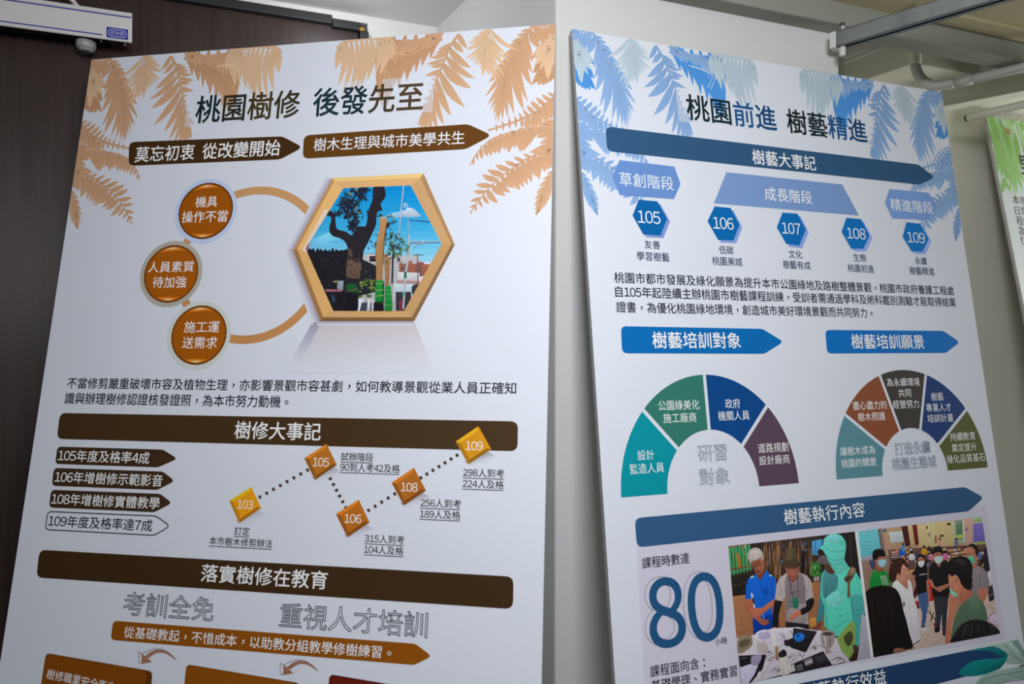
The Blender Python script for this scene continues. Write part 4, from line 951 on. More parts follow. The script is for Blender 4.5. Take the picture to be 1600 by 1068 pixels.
# second man, bucket hat and grey shirt
D.add([(334, 584), (342, 500), (360, 455), (402, 424), (436, 470), (470, 420), (520, 440), (544, 470), (560, 572), (512, 590), (524, 660), (532, 720), (470, 730), (402, 706), (396, 640), (392, 560), (376, 590)], (160, 152, 150))
D.add([(392, 470), (404, 424), (436, 470), (470, 420), (500, 440), (514, 520), (510, 600), (470, 690), (402, 700), (396, 600)], (116, 108, 110)); D.line([(360, 470), (376, 560)], 3, (130, 124, 124)); D.line([(530, 470), (520, 560)], 3, (128, 122, 120))
D.line([(352, 570), (374, 584)], 3, (190, 184, 180)); D.add([(410, 640), (500, 600), (520, 700), (470, 728), (406, 704)], (136, 128, 130), 3)
D.add([(408, 440), (466, 420), (470, 450), (440, 480), (420, 470)], (116, 66, 52)); D.add([(398, 392), (466, 386), (470, 410), (460, 440), (440, 466), (422, 458), (404, 424)], (142, 86, 68), 4); D.add([(398, 386), (470, 380), (468, 398), (400, 402)], (92, 56, 46))
D.line([(410, 412), (424, 410)], 2.6, (54, 34, 32)); D.line([(440, 408), (456, 404)], 2.6, (54, 34, 32)); D.add([(430, 416), (438, 414), (442, 434), (430, 436)], (160, 102, 82), 3); D.line([(424, 448), (446, 444)], 3.5, (116, 48, 46))
D.add([(386, 372), (394, 310), (412, 288), (440, 280), (458, 296), (468, 372)], (76, 66, 46), 3); D.add([(366, 378), (390, 362), (430, 356), (474, 360), (492, 378), (470, 388), (428, 388), (390, 390)], (66, 56, 40), 3); D.line([(392, 358), (466, 352)], 4, (58, 50, 36)); D.add([(408, 300), (430, 290), (440, 340), (404, 350)], (88, 78, 54), 3)
D.line([(412, 440), (430, 530), (444, 575)], 3, (26, 24, 28)); D.line([(466, 440), (470, 530), (466, 575)], 3, (26, 24, 28)); D.line([(432, 480), (424, 510)], 3, (30, 28, 30))
D.line([(424, 542), (470, 530)], 4, (40, 42, 52)); D.line([(412, 560), (440, 556)], 2.5, (70, 72, 80)); D.line([(476, 540), (500, 535)], 2.5, (70, 72, 80)); D.line([(420, 590), (438, 588)], 2.5, (60, 62, 72)); D.line([(480, 575), (505, 566)], 2.5, (70, 72, 80))
D.add([(436, 574), (468, 568), (471, 624), (440, 630)], (40, 108, 86), 2); D.blob((453, 592), 5, 6, (22, 62, 50), 8)
D.add([(332, 580), (378, 588), (358, 660), (354, 742), (318, 742), (324, 650)], (26, 24, 27)); D.add([(558, 568), (512, 588), (516, 618), (470, 642), (482, 668), (530, 650), (558, 612)], (26, 24, 27), 2)
D.add([(480, 640), (444, 652), (428, 672), (412, 702), (436, 696), (452, 686), (470, 676), (484, 664)], (172, 106, 78), 3); D.line([(436, 668), (460, 660)], 1.6, (120, 70, 52)); D.add([(308, 764), (326, 738), (348, 744), (350, 784), (334, 826), (318, 832), (304, 800)], (166, 100, 72), 3)
D.add([(396, 706), (530, 722), (536, 770), (400, 770)], (34, 32, 36)); D.line([(350, 690), (372, 750)], 3, (26, 24, 28))
# woman in a hooded green top
D.add([(602, 440), (640, 396), (622, 560), (626, 620), (606, 706), (572, 714), (584, 640), (594, 540)], (60, 118, 126), 3)
D.add([(606, 430), (650, 400), (690, 425), (744, 378), (800, 412), (832, 466), (850, 590), (852, 660), (836, 730), (828, 800), (812, 862), (792, 850), (790, 720), (756, 750), (700, 796), (650, 766), (620, 730), (622, 620), (600, 560)], (78, 188, 164))
D.add([(612, 440), (650, 410), (700, 450), (690, 520), (640, 566), (612, 556)], (66, 128, 132), 3); D.add([(640, 560), (690, 530), (740, 560), (720, 610), (670, 620), (630, 600)], (104, 208, 184), 4); D.add([(700, 470), (744, 440), (748, 520), (716, 560)], (92, 200, 176), 3)
D.line([(640, 480), (626, 560), (636, 720), (650, 766)], 2.5, (40, 112, 108), 4); D.line([(690, 600), (740, 590)], 3, (58, 154, 140)); D.line([(650, 620), (720, 640)], 3, (60, 158, 142)); D.line([(700, 680), (770, 650)], 4, (62, 162, 146)); D.line([(680, 740), (780, 690)], 4, (58, 150, 136))
D.add([(772, 560), (846, 556), (852, 660), (838, 740), (830, 800), (812, 862), (796, 800), (786, 690)], (64, 150, 146), 2); D.line([(776, 570), (790, 700)], 4, (40, 112, 112)); D.line([(800, 640), (846, 634)], 3, (50, 126, 124)); D.line([(800, 668), (842, 660)], 3, (50, 126, 124))
D.add([(598, 282), (640, 372), (680, 424), (650, 428), (622, 394), (596, 350), (580, 300)], (46, 36, 34)); D.add([(622, 372), (662, 372), (690, 412), (664, 430), (634, 418)], (84, 52, 44), 3); D.add([(578, 362), (592, 332), (618, 324), (644, 352), (664, 374), (624, 376)], (92, 84, 88), 3)
D.add([(594, 280), (612, 262), (620, 226), (652, 203), (690, 198), (724, 214), (746, 256), (742, 310), (738, 350), (760, 392), (724, 426), (700, 432), (676, 412), (640, 350), (616, 300)], (92, 200, 176), 4)
for pts in ([(618, 268), (660, 300), (720, 300), (742, 280)], [(612, 290), (650, 340), (700, 350), (738, 330)], [(630, 320), (660, 368), (700, 376), (738, 350)], [(620, 240), (660, 236), (720, 250)], [(700, 230), (744, 246)], [(705, 256), (746, 262)], [(640, 340), (690, 420)]): D.line(pts, 3.2, (56, 152, 136), 4)
D.add([(640, 214), (690, 206), (716, 224), (700, 250), (650, 250)], (112, 216, 192), 4)
D.add([(742, 462), (772, 392), (798, 396), (804, 412), (786, 452), (768, 490), (772, 560), (752, 562), (756, 492)], (104, 84, 64), 2); D.add([(736, 450), (768, 440), (790, 446), (760, 470), (742, 474)], (70, 52, 42), 2); D.add([(776, 396), (800, 400), (784, 432), (768, 424)], (146, 122, 94))
D.add([(836, 660), (880, 690), (892, 915), (810, 930), (820, 860)], (150, 150, 162)); D.add([(552, 744), (584, 706), (604, 712), (596, 744), (574, 762)], (104, 62, 48), 3); D.add([(536, 690), (570, 680), (576, 730), (540, 738)], (184, 128, 56))
# the table top
D.add([(112, 800), (200, 786), (320, 744), (420, 740), (600, 758), (690, 800), (770, 940), (470, 986), (186, 1064), (120, 1070)], (186, 182, 192))
for p, q in (((200, 980), (430, 800)), ((250, 1040), (380, 830)), ((280, 930), (480, 900)), ((280, 1000), (480, 968)), ((420, 900), (660, 830)), ((560, 830), (690, 890)), ((410, 990), (500, 860))): D.line([p, q], 1.8, (96, 90, 104))
for x, y in ((305, 880), (310, 920), (345, 985), (425, 915), (490, 905), (560, 855), (235, 850), (555, 860), (700, 920), (340, 985), (440, 960), (285, 880)):
    for _ in range(7): D.blob((x + rnd.uniform(-14, 14), y + rnd.uniform(-11, 11)), rnd.uniform(2.5, 5), rnd.uniform(2, 4), rnd.choice([(110, 66, 62), (86, 50, 54), (66, 50, 58)]), 6, .4, rnd)
for cx_, cy_ in ((342, 985), (428, 916), (310, 912)): D.line([(cx_ - 28, cy_), (cx_ + 2, cy_ - 24), (cx_ + 28, cy_ - 4), (cx_, cy_ + 24), (cx_ - 28, cy_)], 1.5, (90, 84, 98))
D.add([(118, 806), (150, 786), (194, 786), (204, 840), (170, 872), (124, 892)], (124, 112, 90), 2); D.add([(124, 830), (160, 806), (188, 812), (180, 836), (140, 856)], (88, 78, 62), 3); D.line([(126, 890), (200, 846)], 3, (176, 160, 132))
D.add([(206, 806), (240, 760), (304, 756), (312, 812), (300, 870), (262, 896), (216, 884)], (192, 188, 202), 3); D.add([(240, 770), (300, 764), (300, 800), (250, 808)], (166, 160, 188), 3); D.add([(230, 830), (280, 820), (290, 876), (240, 888)], (170, 160, 158), 3); D.line([(206, 800), (262, 850)], 2, (120, 112, 120))
D.add([(360, 780), (420, 740), (500, 744), (480, 790), (400, 800), (372, 830)], (190, 184, 198), 2); D.line([(360, 770), (390, 806), (380, 770)], 3, (30, 28, 34), 3); D.line([(420, 756), (450, 790), (470, 752)], 3, (30, 28, 34), 3)
D.add([(388, 822), (436, 800), (440, 742), (578, 762), (512, 884), (430, 858)], (30, 29, 32)); D.add([(440, 750), (560, 764), (540, 800), (440, 800)], (40, 40, 44)); D.add([(442, 792), (470, 770), (504, 782), (498, 812), (460, 822)], (32, 108, 192), 2); D.add([(456, 784), (470, 778), (480, 786), (466, 794)], (14, 50, 110)); D.add([(386, 812), (416, 808), (414, 850), (388, 842)], (40, 36, 42))
D.add([(596, 774), (640, 756), (684, 774), (668, 846), (650, 862), (660, 884), (630, 892), (622, 862), (608, 846)], (140, 132, 128), 3); D.add([(604, 776), (640, 764), (676, 776), (640, 788)], (70, 60, 56), 4); D.line([(620, 790), (628, 850)], 6, (196, 192, 190)); D.line([(656, 790), (650, 846)], 5, (96, 86, 80))
D.add([(444, 946), (612, 876), (664, 956), (456, 1006)], (30, 29, 34)); D.add([(456, 960), (490, 948), (500, 984), (462, 994)], (84, 82, 88)); D.add([(500, 930), (545, 912), (556, 946), (512, 964)], (118, 114, 120)); D.add([(505, 944), (550, 928), (553, 938), (508, 954)], (170, 164, 168)); D.add([(560, 912), (620, 890), (640, 930), (580, 950)], (50, 48, 54)); D.line([(660, 930), (700, 914), (740, 934), (700, 950)], 4, (50, 48, 54), 3)
D.add([(124, 902), (284, 896), (262, 980), (190, 1064), (170, 1064), (236, 962), (130, 968)], (28, 24, 30)); D.add([(136, 970), (236, 956), (180, 1062), (138, 1066)], (178, 176, 200), 2); D.add([(196, 908), (256, 900), (240, 950), (200, 956)], (140, 132, 158), 2)
D.line([(140, 918), (168, 916)], 3, (120, 116, 130)); D.add([(232, 1010), (246, 990), (240, 1024), (228, 1040)], (190, 188, 196), 2)
D.add([(318, 786), (330, 782), (348, 880), (336, 884)], (206, 196, 176)); D.add([(332, 850), (350, 846), (358, 925), (340, 930)], (140, 112, 80)); D.add([(358, 910), (404, 894), (416, 996), (398, 1012), (370, 1016)], (176, 176, 170), 2); D.add([(356, 886), (384, 866), (400, 884), (398, 904), (362, 914)], (34, 28, 34), 3); D.blob((411, 986), 18, 22, (190, 186, 172), 12); D.blob((411, 986), 10, 13, (172, 166, 152), 12)
D.add([(690, 802), (770, 706), (796, 712), (802, 860), (766, 922), (722, 880)], (116, 146, 72)); D.add([(730, 800), (770, 760), (786, 800), (760, 850)], (60, 64, 44), 3); D.line([(706, 810), (740, 850)], 2, (60, 80, 44)); D.add([(786, 840), (812, 850), (806, 890), (790, 880)], (66, 44, 42), 3)
D.build('photo_print', pan, .00012, 2.5e-6, 'printed photograph of three people at an outdoor table', True)

# ---- photograph of a group talking in a hall
rnd = random.Random(23)
PB = [(1340, 829.5), (1533.6, 807.2), (1561.7, 989), (1364.5, 1026)]
D = Draw(B, 1340, 780, 3.708, PB)
D.add([(-20, 80), (860, 80), (860, 960), (-20, 960)], (150, 122, 100))
D.add([(-10, 340), (200, 320), (210, 560), (30, 600)], (128, 104, 90)); D.line([(55, 355), (85, 420)], 3, (160, 140, 124)); D.line([(18, 420), (70, 510)], 2, (150, 128, 112))
D.add([(0, 176), (118, 166), (142, 314), (12, 338)], (96, 182, 190)); D.add([(10, 336), (142, 314), (144, 334), (18, 358)], (142, 148, 160)); D.line([(6, 190), (88, 186)], 3, (150, 110, 120))
for y in (208, 222, 244, 268, 286): D.line([(8 + y * .06, y), (8 + y * .06 + rnd.uniform(25, 48), y - 3)], 2, (60, 120, 134))
D.add([(114, 168), (140, 165), (162, 330), (142, 334)], (120, 108, 106)); D.line([(122, 168), (146, 320)], 3, (40, 36, 36))
D.add([(140, 164), (268, 152), (280, 300), (180, 300)], (164, 136, 110)); D.add([(178, 190), (258, 182), (266, 242), (192, 250), (186, 214)], (176, 196, 222)); D.blob((156, 180), 10, 12, (50, 106, 130), 9)
for y in (200, 212, 224): D.line([(196, y), (248, y - 5)], 1.6, (140, 160, 200))
D.add([(252, 156), (290, 150), (306, 268), (276, 272)], (66, 34, 32)); D.add([(288, 150), (318, 147), (334, 262), (306, 268)], (182, 158, 114)); D.add([(316, 148), (344, 145), (358, 260), (332, 264)], (96, 30, 32)); D.add([(342, 145), (556, 120), (562, 268), (356, 274)], (192, 166, 118)); D.add([(404, 138), (436, 134), (444, 254), (412, 258)], (206, 180, 134)); D.line([(420, 134), (426, 250)], 3, (160, 136, 98)); D.line([(510, 126), (516, 250)], 2.5, (160, 140, 100))
D.blob((402, 162), 5, 9, (34, 32, 34), 8); D.blob((528, 142), 12, 8, (40, 38, 38), 8); D.blob((414, 204), 9, 14, (150, 128, 110), 8); D.add([(474, 206), (498, 204), (498, 214), (474, 216)], (36, 32, 32)); D.add([(443, 210), (456, 208), (458, 250), (446, 252)], (140, 88, 44)); D.add([(428, 208), (440, 206), (440, 218), (429, 219)], (222, 222, 224))
D.add([(552, 120), (612, 114), (620, 250), (560, 252)], (140, 170, 140)); D.add([(566, 140), (606, 136), (610, 232), (570, 234)], (84, 112, 86)); D.add([(568, 206), (610, 202), (611, 226), (570, 228)], (150, 166, 84)); D.line([(610, 116), (618, 248)], 7, (184, 196, 184)); D.add([(560, 122), (606, 118), (606, 134), (562, 138)], (120, 128, 118))
D.add([(612, 112), (668, 106), (674, 262), (622, 266)], (172, 144, 128)); D.blob((630, 172), 11, 14, (132, 112, 120), 9); D.add([(666, 106), (730, 98), (742, 300), (672, 300)], (150, 158, 130)); D.add([(668, 140), (726, 134), (738, 240), (668, 248)], (100, 94, 160)); D.add([(672, 106), (722, 100), (724, 124), (670, 132)], (130, 166, 116)); D.add([(690, 246), (744, 240), (750, 270), (692, 274)], (122, 138, 62))
# the seated crowd
D.add([(176, 290), (764, 258), (780, 430), (190, 420)], (86, 66, 60))
for x, y, w_ in ((190, 300, 70), (230, 330, 80), (430, 290, 80), (520, 290, 70), (540, 330, 70), (330, 380, 70), (290, 410, 60), (540, 310, 60), (220, 290, 60), (600, 300, 60), (500, 350, 60), (380, 300, 50)): D.add([(x, y), (x + w_, y - 9), (x + w_ + 8, y + 2), (x + 6, y + 13)], rnd.choice([(186, 136, 82), (170, 128, 84), (196, 160, 110)]))
for y in (300, 315, 330): D.line([(195, y), (270, y - 10)], 4, (140, 70, 66)); D.line([(195, y + 6), (270, y - 4)], 3, (196, 190, 190))
for i in range(62):
    x, y = rnd.uniform(190, 760), rnd.uniform(272, 372); k = .6 + (y - 270) / 160
    D.add([(x - 10 * k, y + 22 * k), (x - 8 * k, y + 6 * k), (x + 8 * k, y + 5 * k), (x + 11 * k, y + 22 * k)], rnd.choice([(186, 108, 124), (44, 74, 132), (178, 172, 176), (48, 44, 50), (28, 28, 32), (200, 140, 60), (110, 44, 48), (88, 104, 130), (40, 52, 44)]), 2)
    D.blob((x, y), 6.5 * k, 7.5 * k, rnd.choice([(32, 26, 26), (26, 22, 24), (52, 38, 32)]), 8, .1, rnd)
for x, y, c, hy in ((258, 292, (28, 86, 190), 0), (312, 320, (196, 192, 196), 0), (383, 288, (206, 132, 34), 0), (425, 320, (190, 110, 128), 0), (505, 318, (196, 96, 130), 0), (698, 310, (78, 100, 148), 0), (735, 330, (34, 32, 38), 0)):
    D.add([(x - 16, y + 28), (x - 13, y), (x, y - 8), (x + 14, y), (x + 17, y + 28)], c, 3); D.blob((x, y - 14), 8, 9, (28, 24, 25), 9)
for x, y, c in ((474, 232, (170, 130, 124)), (569, 232, (92, 92, 108)), (262, 262, (70, 120, 160))): D.add([(x - 8, y + 40), (x - 9, y + 4), (x, y), (x + 9, y + 6), (x + 10, y + 42)], c, 3); D.blob((x, y - 4), 6, 8, (34, 28, 28), 8)
# tiled floor
D.add([(330, 560), (540, 540), (560, 860), (330, 870)], (176, 160, 148)); D.add([(690, 540), (800, 500), (830, 790), (700, 790)], (168, 154, 146))
for p, q in (((350, 770), (410, 830)), ((360, 860), (460, 700)), ((400, 680), (520, 700)), ((430, 840), (520, 790)), ((740, 600), (790, 640)), ((735, 650), (790, 580))): D.line([p, q], 1.6, (120, 104, 96))
scatter(D, 8, (310, 480, 350, 640), (8, 14), (12, 26), [(172, 32, 34), (150, 26, 30), (60, 30, 30)]); D.add([(402, 470), (440, 480), (450, 560), (410, 590)], (176, 34, 36), 2); D.line([(400, 640), (470, 720)], 5, (34, 28, 30)); D.line([(415, 720), (440, 650)], 5, (34, 28, 30)); D.add([(432, 716), (442, 712), (452, 730), (446, 738)], (178, 30, 34)); D.line([(400, 560), (430, 700)], 3, (40, 34, 36)); D.add([(500, 580), (530, 560), (530, 700), (505, 710)], (176, 190, 190), 2)
D.add([(755, 500), (790, 490), (800, 560), (760, 590)], (44, 40, 44), 2); D.line([(740, 560), (790, 545)], 3, (150, 132, 116)); D.add([(750, 420), (778, 410), (784, 480), (758, 500)], (196, 176, 200), 2); D.add([(735, 280), (764, 290), (770, 400), (735, 410), (725, 350)], (34, 32, 40), 3)
# youth in green
D.add([(68, 480), (80, 425), (108, 398), (150, 402), (174, 440), (188, 500), (120, 520), (72, 520)], (26, 122, 50), 2); D.add([(96, 385), (140, 390), (150, 408), (120, 420), (100, 406)], (128, 82, 62), 3)
D.add([(94, 345), (124, 326), (156, 326), (158, 350), (146, 386), (122, 398), (100, 380)], (146, 96, 74), 3); D.add([(84, 338), (88, 300), (112, 286), (144, 290), (160, 316), (156, 328), (126, 330), (112, 344), (98, 352)], (26, 23, 24), 3); D.add([(118, 354), (158, 346), (161, 372), (142, 392), (122, 382)], (134, 182, 194), 2); D.line([(118, 356), (100, 348)], 1.5, (196, 206, 210))
for x in (138, 148, 158, 168): D.line([(x - 8, 440), (x + 8, 496)], 3, (176, 210, 180))
D.line([(126, 340), (138, 338)], 2, (50, 34, 30)); D.line([(146, 337), (156, 334)], 2, (50, 34, 30)); D.add([(62, 362), (96, 350), (100, 390), (84, 404)], (60, 66, 92), 3)
# woman in black top
D.add([(310, 440), (336, 398), (366, 390), (394, 398), (404, 450), (402, 534), (346, 552), (334, 470)], (26, 24, 27), 2); D.add([(340, 420), (338, 350), (352, 320), (374, 318), (392, 340), (400, 420), (384, 420)], (26, 22, 24), 3); D.add([(346, 346), (362, 330), (384, 344), (384, 372), (366, 390), (350, 374)], (146, 98, 80), 3); D.add([(348, 360), (382, 354), (384, 374), (366, 392), (350, 380)], (196, 184, 186), 3); D.line([(352, 350), (362, 349)], 2, (44, 30, 30)); D.line([(370, 347), (380, 346)], 2, (44, 30, 30))
D.line([(356, 436), (394, 430)], 4, (190, 194, 200)); D.add([(310, 440), (332, 440), (322, 480), (312, 520), (300, 470)], (150, 100, 80), 2); D.add([(396, 470), (406, 470), (420, 560), (410, 580), (400, 530)], (150, 100, 80), 2)
D.add([(346, 550), (402, 532), (408, 600), (396, 680), (390, 745), (366, 748), (372, 660), (352, 596)], (58, 82, 122), 1); D.line([(378, 560), (384, 740)], 3, (40, 60, 96)); D.add([(364, 748), (396, 738), (416, 756), (408, 768), (370, 764)], (176, 172, 164), 3); D.add([(386, 716), (420, 708), (430, 722), (392, 730)], (160, 154, 146), 3)
# man in black polo
D.add([(408, 440), (420, 380), (450, 362), (490, 358), (522, 378), (530, 470), (524, 570), (434, 566), (430, 470), (412, 470)], (27, 25, 26), 2); D.add([(450, 356), (484, 352), (476, 384), (464, 392)], (140, 92, 74)); D.add([(438, 320), (444, 296), (482, 294), (490, 318), (486, 356), (464, 370), (444, 356)], (150, 100, 78), 3); D.add([(432, 324), (434, 286), (456, 270), (482, 274), (492, 300), (488, 322), (478, 306), (446, 308)], (27, 24, 25), 3); D.add([(443, 334), (488, 328), (486, 358), (464, 371), (446, 360)], (162, 188, 204), 3); D.line([(448, 322), (460, 320)], 2.4, (40, 30, 28)); D.line([(470, 319), (482, 317)], 2.4, (40, 30, 28)); D.line([(446, 344), (486, 338)], 1.2, (130, 156, 176))
D.add([(410, 460), (430, 470), (446, 506), (480, 500), (524, 486), (524, 504), (490, 524), (470, 536), (452, 520), (426, 504)], (156, 104, 82), 2); D.line([(466, 512), (482, 526)], 1.6, (100, 62, 48))
D.add([(436, 562), (524, 566), (518, 640), (506, 790), (490, 786), (484, 660), (474, 740), (452, 766), (444, 750), (448, 660)], (42, 43, 50), 1); D.add([(444, 745), (474, 738), (470, 764), (446, 770)], (24, 22, 24), 2); D.line([(452, 600), (456, 720)], 4, (58, 60, 68))
# man with green mask and grey shirt
D.add([(652, 440), (664, 400), (694, 384), (738, 410), (756, 460), (757, 516), (704, 522), (694, 566), (650, 540)], (116, 113, 117), 2); D.add([(694, 522), (750, 514), (744, 560), (726, 594), (704, 590)], (156, 102, 80), 2); D.line([(704, 430), (706, 515)], 3, (92, 90, 94)); D.blob((664, 470), 8, 7, (150, 50, 92), 8); D.line([(664, 490), (668, 508)], 5, (60, 58, 64))
D.add([(616, 320), (626, 282), (650, 260), (680, 262), (694, 300), (690, 350), (684, 392), (660, 400), (640, 380), (620, 350)], (156, 106, 84), 3); D.add([(628, 278), (650, 256), (676, 258), (694, 282), (694, 330), (682, 316), (676, 290), (652, 272)], (32, 26, 25), 3); D.line([(618, 318), (640, 314), (662, 316)], 3, (50, 40, 40)); D.line([(662, 316), (684, 308)], 2, (50, 40, 40)); D.add([(626, 336), (664, 326), (674, 362), (654, 376), (640, 362)], (74, 170, 134), 2)
# woman in white shirt
D.add([(198, 500), (226, 466), (262, 500), (292, 464), (310, 490), (322, 560), (344, 640), (360, 740), (356, 822), (318, 852), (280, 800), (240, 600)], (204, 200, 207), 2); D.add([(300, 640), (340, 650), (354, 760), (330, 830), (300, 760)], (184, 180, 190), 3); D.line([(262, 500), (300, 640), (320, 800)], 3, (168, 164, 174), 3); D.line([(240, 500), (260, 590)], 2, (172, 168, 176)); D.line([(262, 504), (286, 532), (292, 500)], 3, (172, 168, 176))
D.add([(226, 466), (276, 460), (290, 480), (288, 520), (262, 500)], (168, 112, 92)); D.add([(230, 440), (240, 392), (268, 374), (286, 396), (288, 414), (296, 430), (288, 440), (286, 456), (268, 470), (240, 470)], (186, 130, 108), 3); D.add([(178, 430), (190, 372), (222, 342), (256, 340), (280, 358), (292, 392), (280, 392), (262, 374), (250, 400), (244, 440), (232, 426), (222, 440), (216, 470), (194, 478), (182, 460)], (52, 34, 28), 3)
D.line([(262, 412), (276, 408)], 2.4, (60, 40, 36)); D.line([(284, 408), (290, 406)], 2, (60, 40, 36)); D.line([(258, 402), (278, 397)], 1.8, (80, 54, 46)); D.line([(276, 444), (290, 440)], 3.2, (158, 64, 66)); D.blob((232, 432), 5, 9, (178, 120, 98), 8); D.line([(238, 350), (256, 380)], 2, (84, 58, 46)); D.line([(206, 370), (196, 430)], 2, (78, 54, 44)); D.line([(312, 848), (356, 816)], 6, (28, 34, 58)); D.blob((264, 606), 8, 20, (140, 134, 144), 8); D.blob((266, 604), 4, 12, (80, 66, 74), 8)
# man in dark green shirt, seen from behind
D.add([(540, 828), (546, 740), (562, 680), (596, 610), (640, 560), (676, 548), (716, 584), (742, 640), (748, 720), (700, 760), (600, 800)], (72, 98, 78), 2); D.line([(600, 620), (640, 700), (650, 760)], 4, (56, 80, 62), 3); D.add([(640, 570), (680, 556), (712, 590), (700, 640), (660, 640)], (84, 110, 88), 3)
D.add([(522, 440), (548, 424), (600, 480), (650, 516), (664, 552), (626, 580), (602, 604), (584, 570), (556, 552), (534, 520), (526, 480)], (168, 110, 84), 2); D.add([(600, 500), (650, 516), (664, 552), (626, 580), (602, 604), (590, 560)], (150, 96, 72), 2); D.blob((568, 466), 11, 20, (182, 122, 94), 10); D.blob((568, 466), 5, 11, (132, 80, 62), 8)
D.add([(513, 400), (522, 362), (552, 336), (596, 327), (640, 342), (662, 386), (660, 450), (656, 520), (622, 516), (596, 486), (584, 452), (562, 432), (546, 446), (528, 428)], (25, 23, 24), 3); D.add([(560, 350), (600, 344), (630, 370), (600, 380)], (44, 42, 44), 3)
D.line([(552, 442), (530, 480), (534, 512)], 2, (200, 206, 206)); D.line([(574, 486), (564, 520)], 2, (200, 206, 206)); D.add([(528, 508), (548, 528), (574, 546), (572, 562), (552, 560), (536, 540)], (112, 186, 162), 2)
D.add([(526, 560), (544, 548), (560, 566), (586, 576), (580, 592), (556, 650), (540, 752), (534, 834), (504, 834), (512, 730), (522, 650)], (164, 106, 80), 2); D.line([(540, 570), (566, 584)], 1.8, (112, 70, 54)); D.line([(538, 582), (560, 594)], 1.8, (112, 70, 54))
# heads in the foreground
D.add([(40, 570), (62, 520), (110, 500), (160, 498), (214, 514), (244, 560), (262, 640), (280, 700), (296, 770), (318, 852), (276, 868), (236, 880), (200, 896), (84, 920), (66, 800)], (22, 18, 19), 3)
for i in range(26): x = rnd.uniform(60, 220); D.line([(x, rnd.uniform(530, 600)), (x + rnd.uniform(10, 50), rnd.uniform(700, 860))], rnd.uniform(1.5, 3), rnd.choice([(40, 33, 32), (16, 13, 14), (34, 28, 28)]))
D.add([(206, 866), (240, 858), (280, 872), (250, 884), (212, 894)], (118, 84, 66), 3); D.add([(540, 832), (552, 786), (590, 730), (640, 700), (700, 694), (760, 712), (804, 744), (826, 790), (700, 820)], (30, 27, 30), 3)
for i in range(26): x = rnd.uniform(590, 790); D.line([(x, rnd.uniform(712, 745)), (x + (x - 690) * .25, rnd.uniform(760, 800))], 2, rnd.choice([(56, 50, 56), (20, 18, 20), (70, 64, 70)]))
D.add([(752, 694), (770, 668), (792, 656), (814, 700), (818, 734)], (176, 164, 186), 2); D.line([(752, 694), (772, 664), (794, 655)], 3, (38, 34, 42))
D.build('photo_print', pan, .00012, 2.5e-6, 'printed photograph of a group talking in a crowded hall', True)

# ---- last banner and grey green leaves at the foot of the visible part
lf = Draw(B, 1340, 920, 6.154, [(1300, 990), (1610, 990), (1640, 1200), (1300, 1200)])
lf.add([(1240, 545), (1420, 510), (1540, 480), (1610, 600), (1620, 720), (1440, 720)], (126, 150, 142)); lf.add([(1480, 500), (1540, 480), (1620, 640), (1600, 660)], (96, 122, 114)); lf.line([(1400, 520), (1560, 690)], 7, (86, 104, 100)); lf.line([(1300, 540), (1600, 700)], 7, (100, 112, 110)); lf.line([(1460, 520), (1560, 610)], 16, (150, 172, 164))
lf.add([(1120, 960), (1160, 870), (1260, 800), (1440, 765), (1640, 750), (1640, 900), (1560, 860), (1380, 900), (1240, 960)], (112, 140, 128), 3); lf.line([(1180, 900), (1300, 840), (1640, 780)], 9, (98, 104, 104), 4); lf.line([(1210, 960), (1380, 900), (1560, 872), (1640, 870)], 8, (92, 98, 98), 4)
lf.add([(1540, 740), (1640, 700), (1640, 722), (1560, 752)], (88, 84, 84))
lfo = lf.build('leaf_art', None, .00010, 3e-6)
bar = B.mesh('banner', [(rounded(B.pts([(1100, 1096), (1546, 1009.3), (1575.5, 1024), (1563, 1042), (1463, 1068), (1100, 1140)]), [.01, .008, .008, .008, 0, .01]), B.ink((26, 54, 88), (1450, 1045)))], None, .0002)
lf = Draw(B, 1340, 920, 6.154, [(1300, 990), (1610, 990), (1640, 1200), (1300, 1200)])
lf.add([(970, 808), (1010, 750), (1090, 700), (1200, 672), (1330, 668), (1440, 650), (1380, 750), (1320, 780), (1200, 822), (1060, 836)], (12, 104, 104), 3); lf.add([(1180, 790), (1260, 750), (1400, 690), (1370, 752), (1300, 786)], (10, 88, 92), 3)
lf.add([(1060, 592), (1290, 548), (1400, 590), (1444, 640), (1380, 640), (1240, 590)], (14, 96, 98), 2); lf.line([(1180, 588), (1300, 600), (1440, 640)], 6, (10, 70, 82), 3)
lf.build('leaf_art', bar, .00024, 4e-6)
B.text('樹藝執行效益', (1254, 1081), (1384, 1057), 25, (200, 210, 218), bar, bold=.008)

# ------------------------------------------------------------------ third board, farther along the hall
def w3(x, y): return np.array((166, 179, 187))
yaw3 = .38; d3 = 1.474
r0_ = ray(1541, 179.5); TL3 = r0_ * (d3 / (EN @ r0_))
best = None
for ln in np.linspace(.05, .3, 126):                                     # lean that carries its left edge through the frame's right side
    nb = np.array([-math.sin(yaw3), 0, math.cos(yaw3)]); ev = np.array([0, math.cos(ln), 0]) - math.sin(ln) * nb
    for t in np.linspace(.2, .9, 141):
        q = M @ (TL3 + ev * t); x, y = 800 + F * q[0] / q[2], 534 + F * q[1] / q[2]
        if abs(y - 470) < 3 and (best is None or abs(x - 1598.5) < best[0]): best = (abs(x - 1598.5), ln)
B3 = Board('poster_board', yaw3, best[1], TL3, (w3, None, (.88, .965, 1.0)), 'white poster board with green palm leaves, cut off by the right edge of the photo')
B = B3
def p3(u, v):
    q = M @ (B3.o + B3.eu * u + B3.ev * v); return (800 + F * q[0] / q[2], 534 + F * q[1] / q[2])
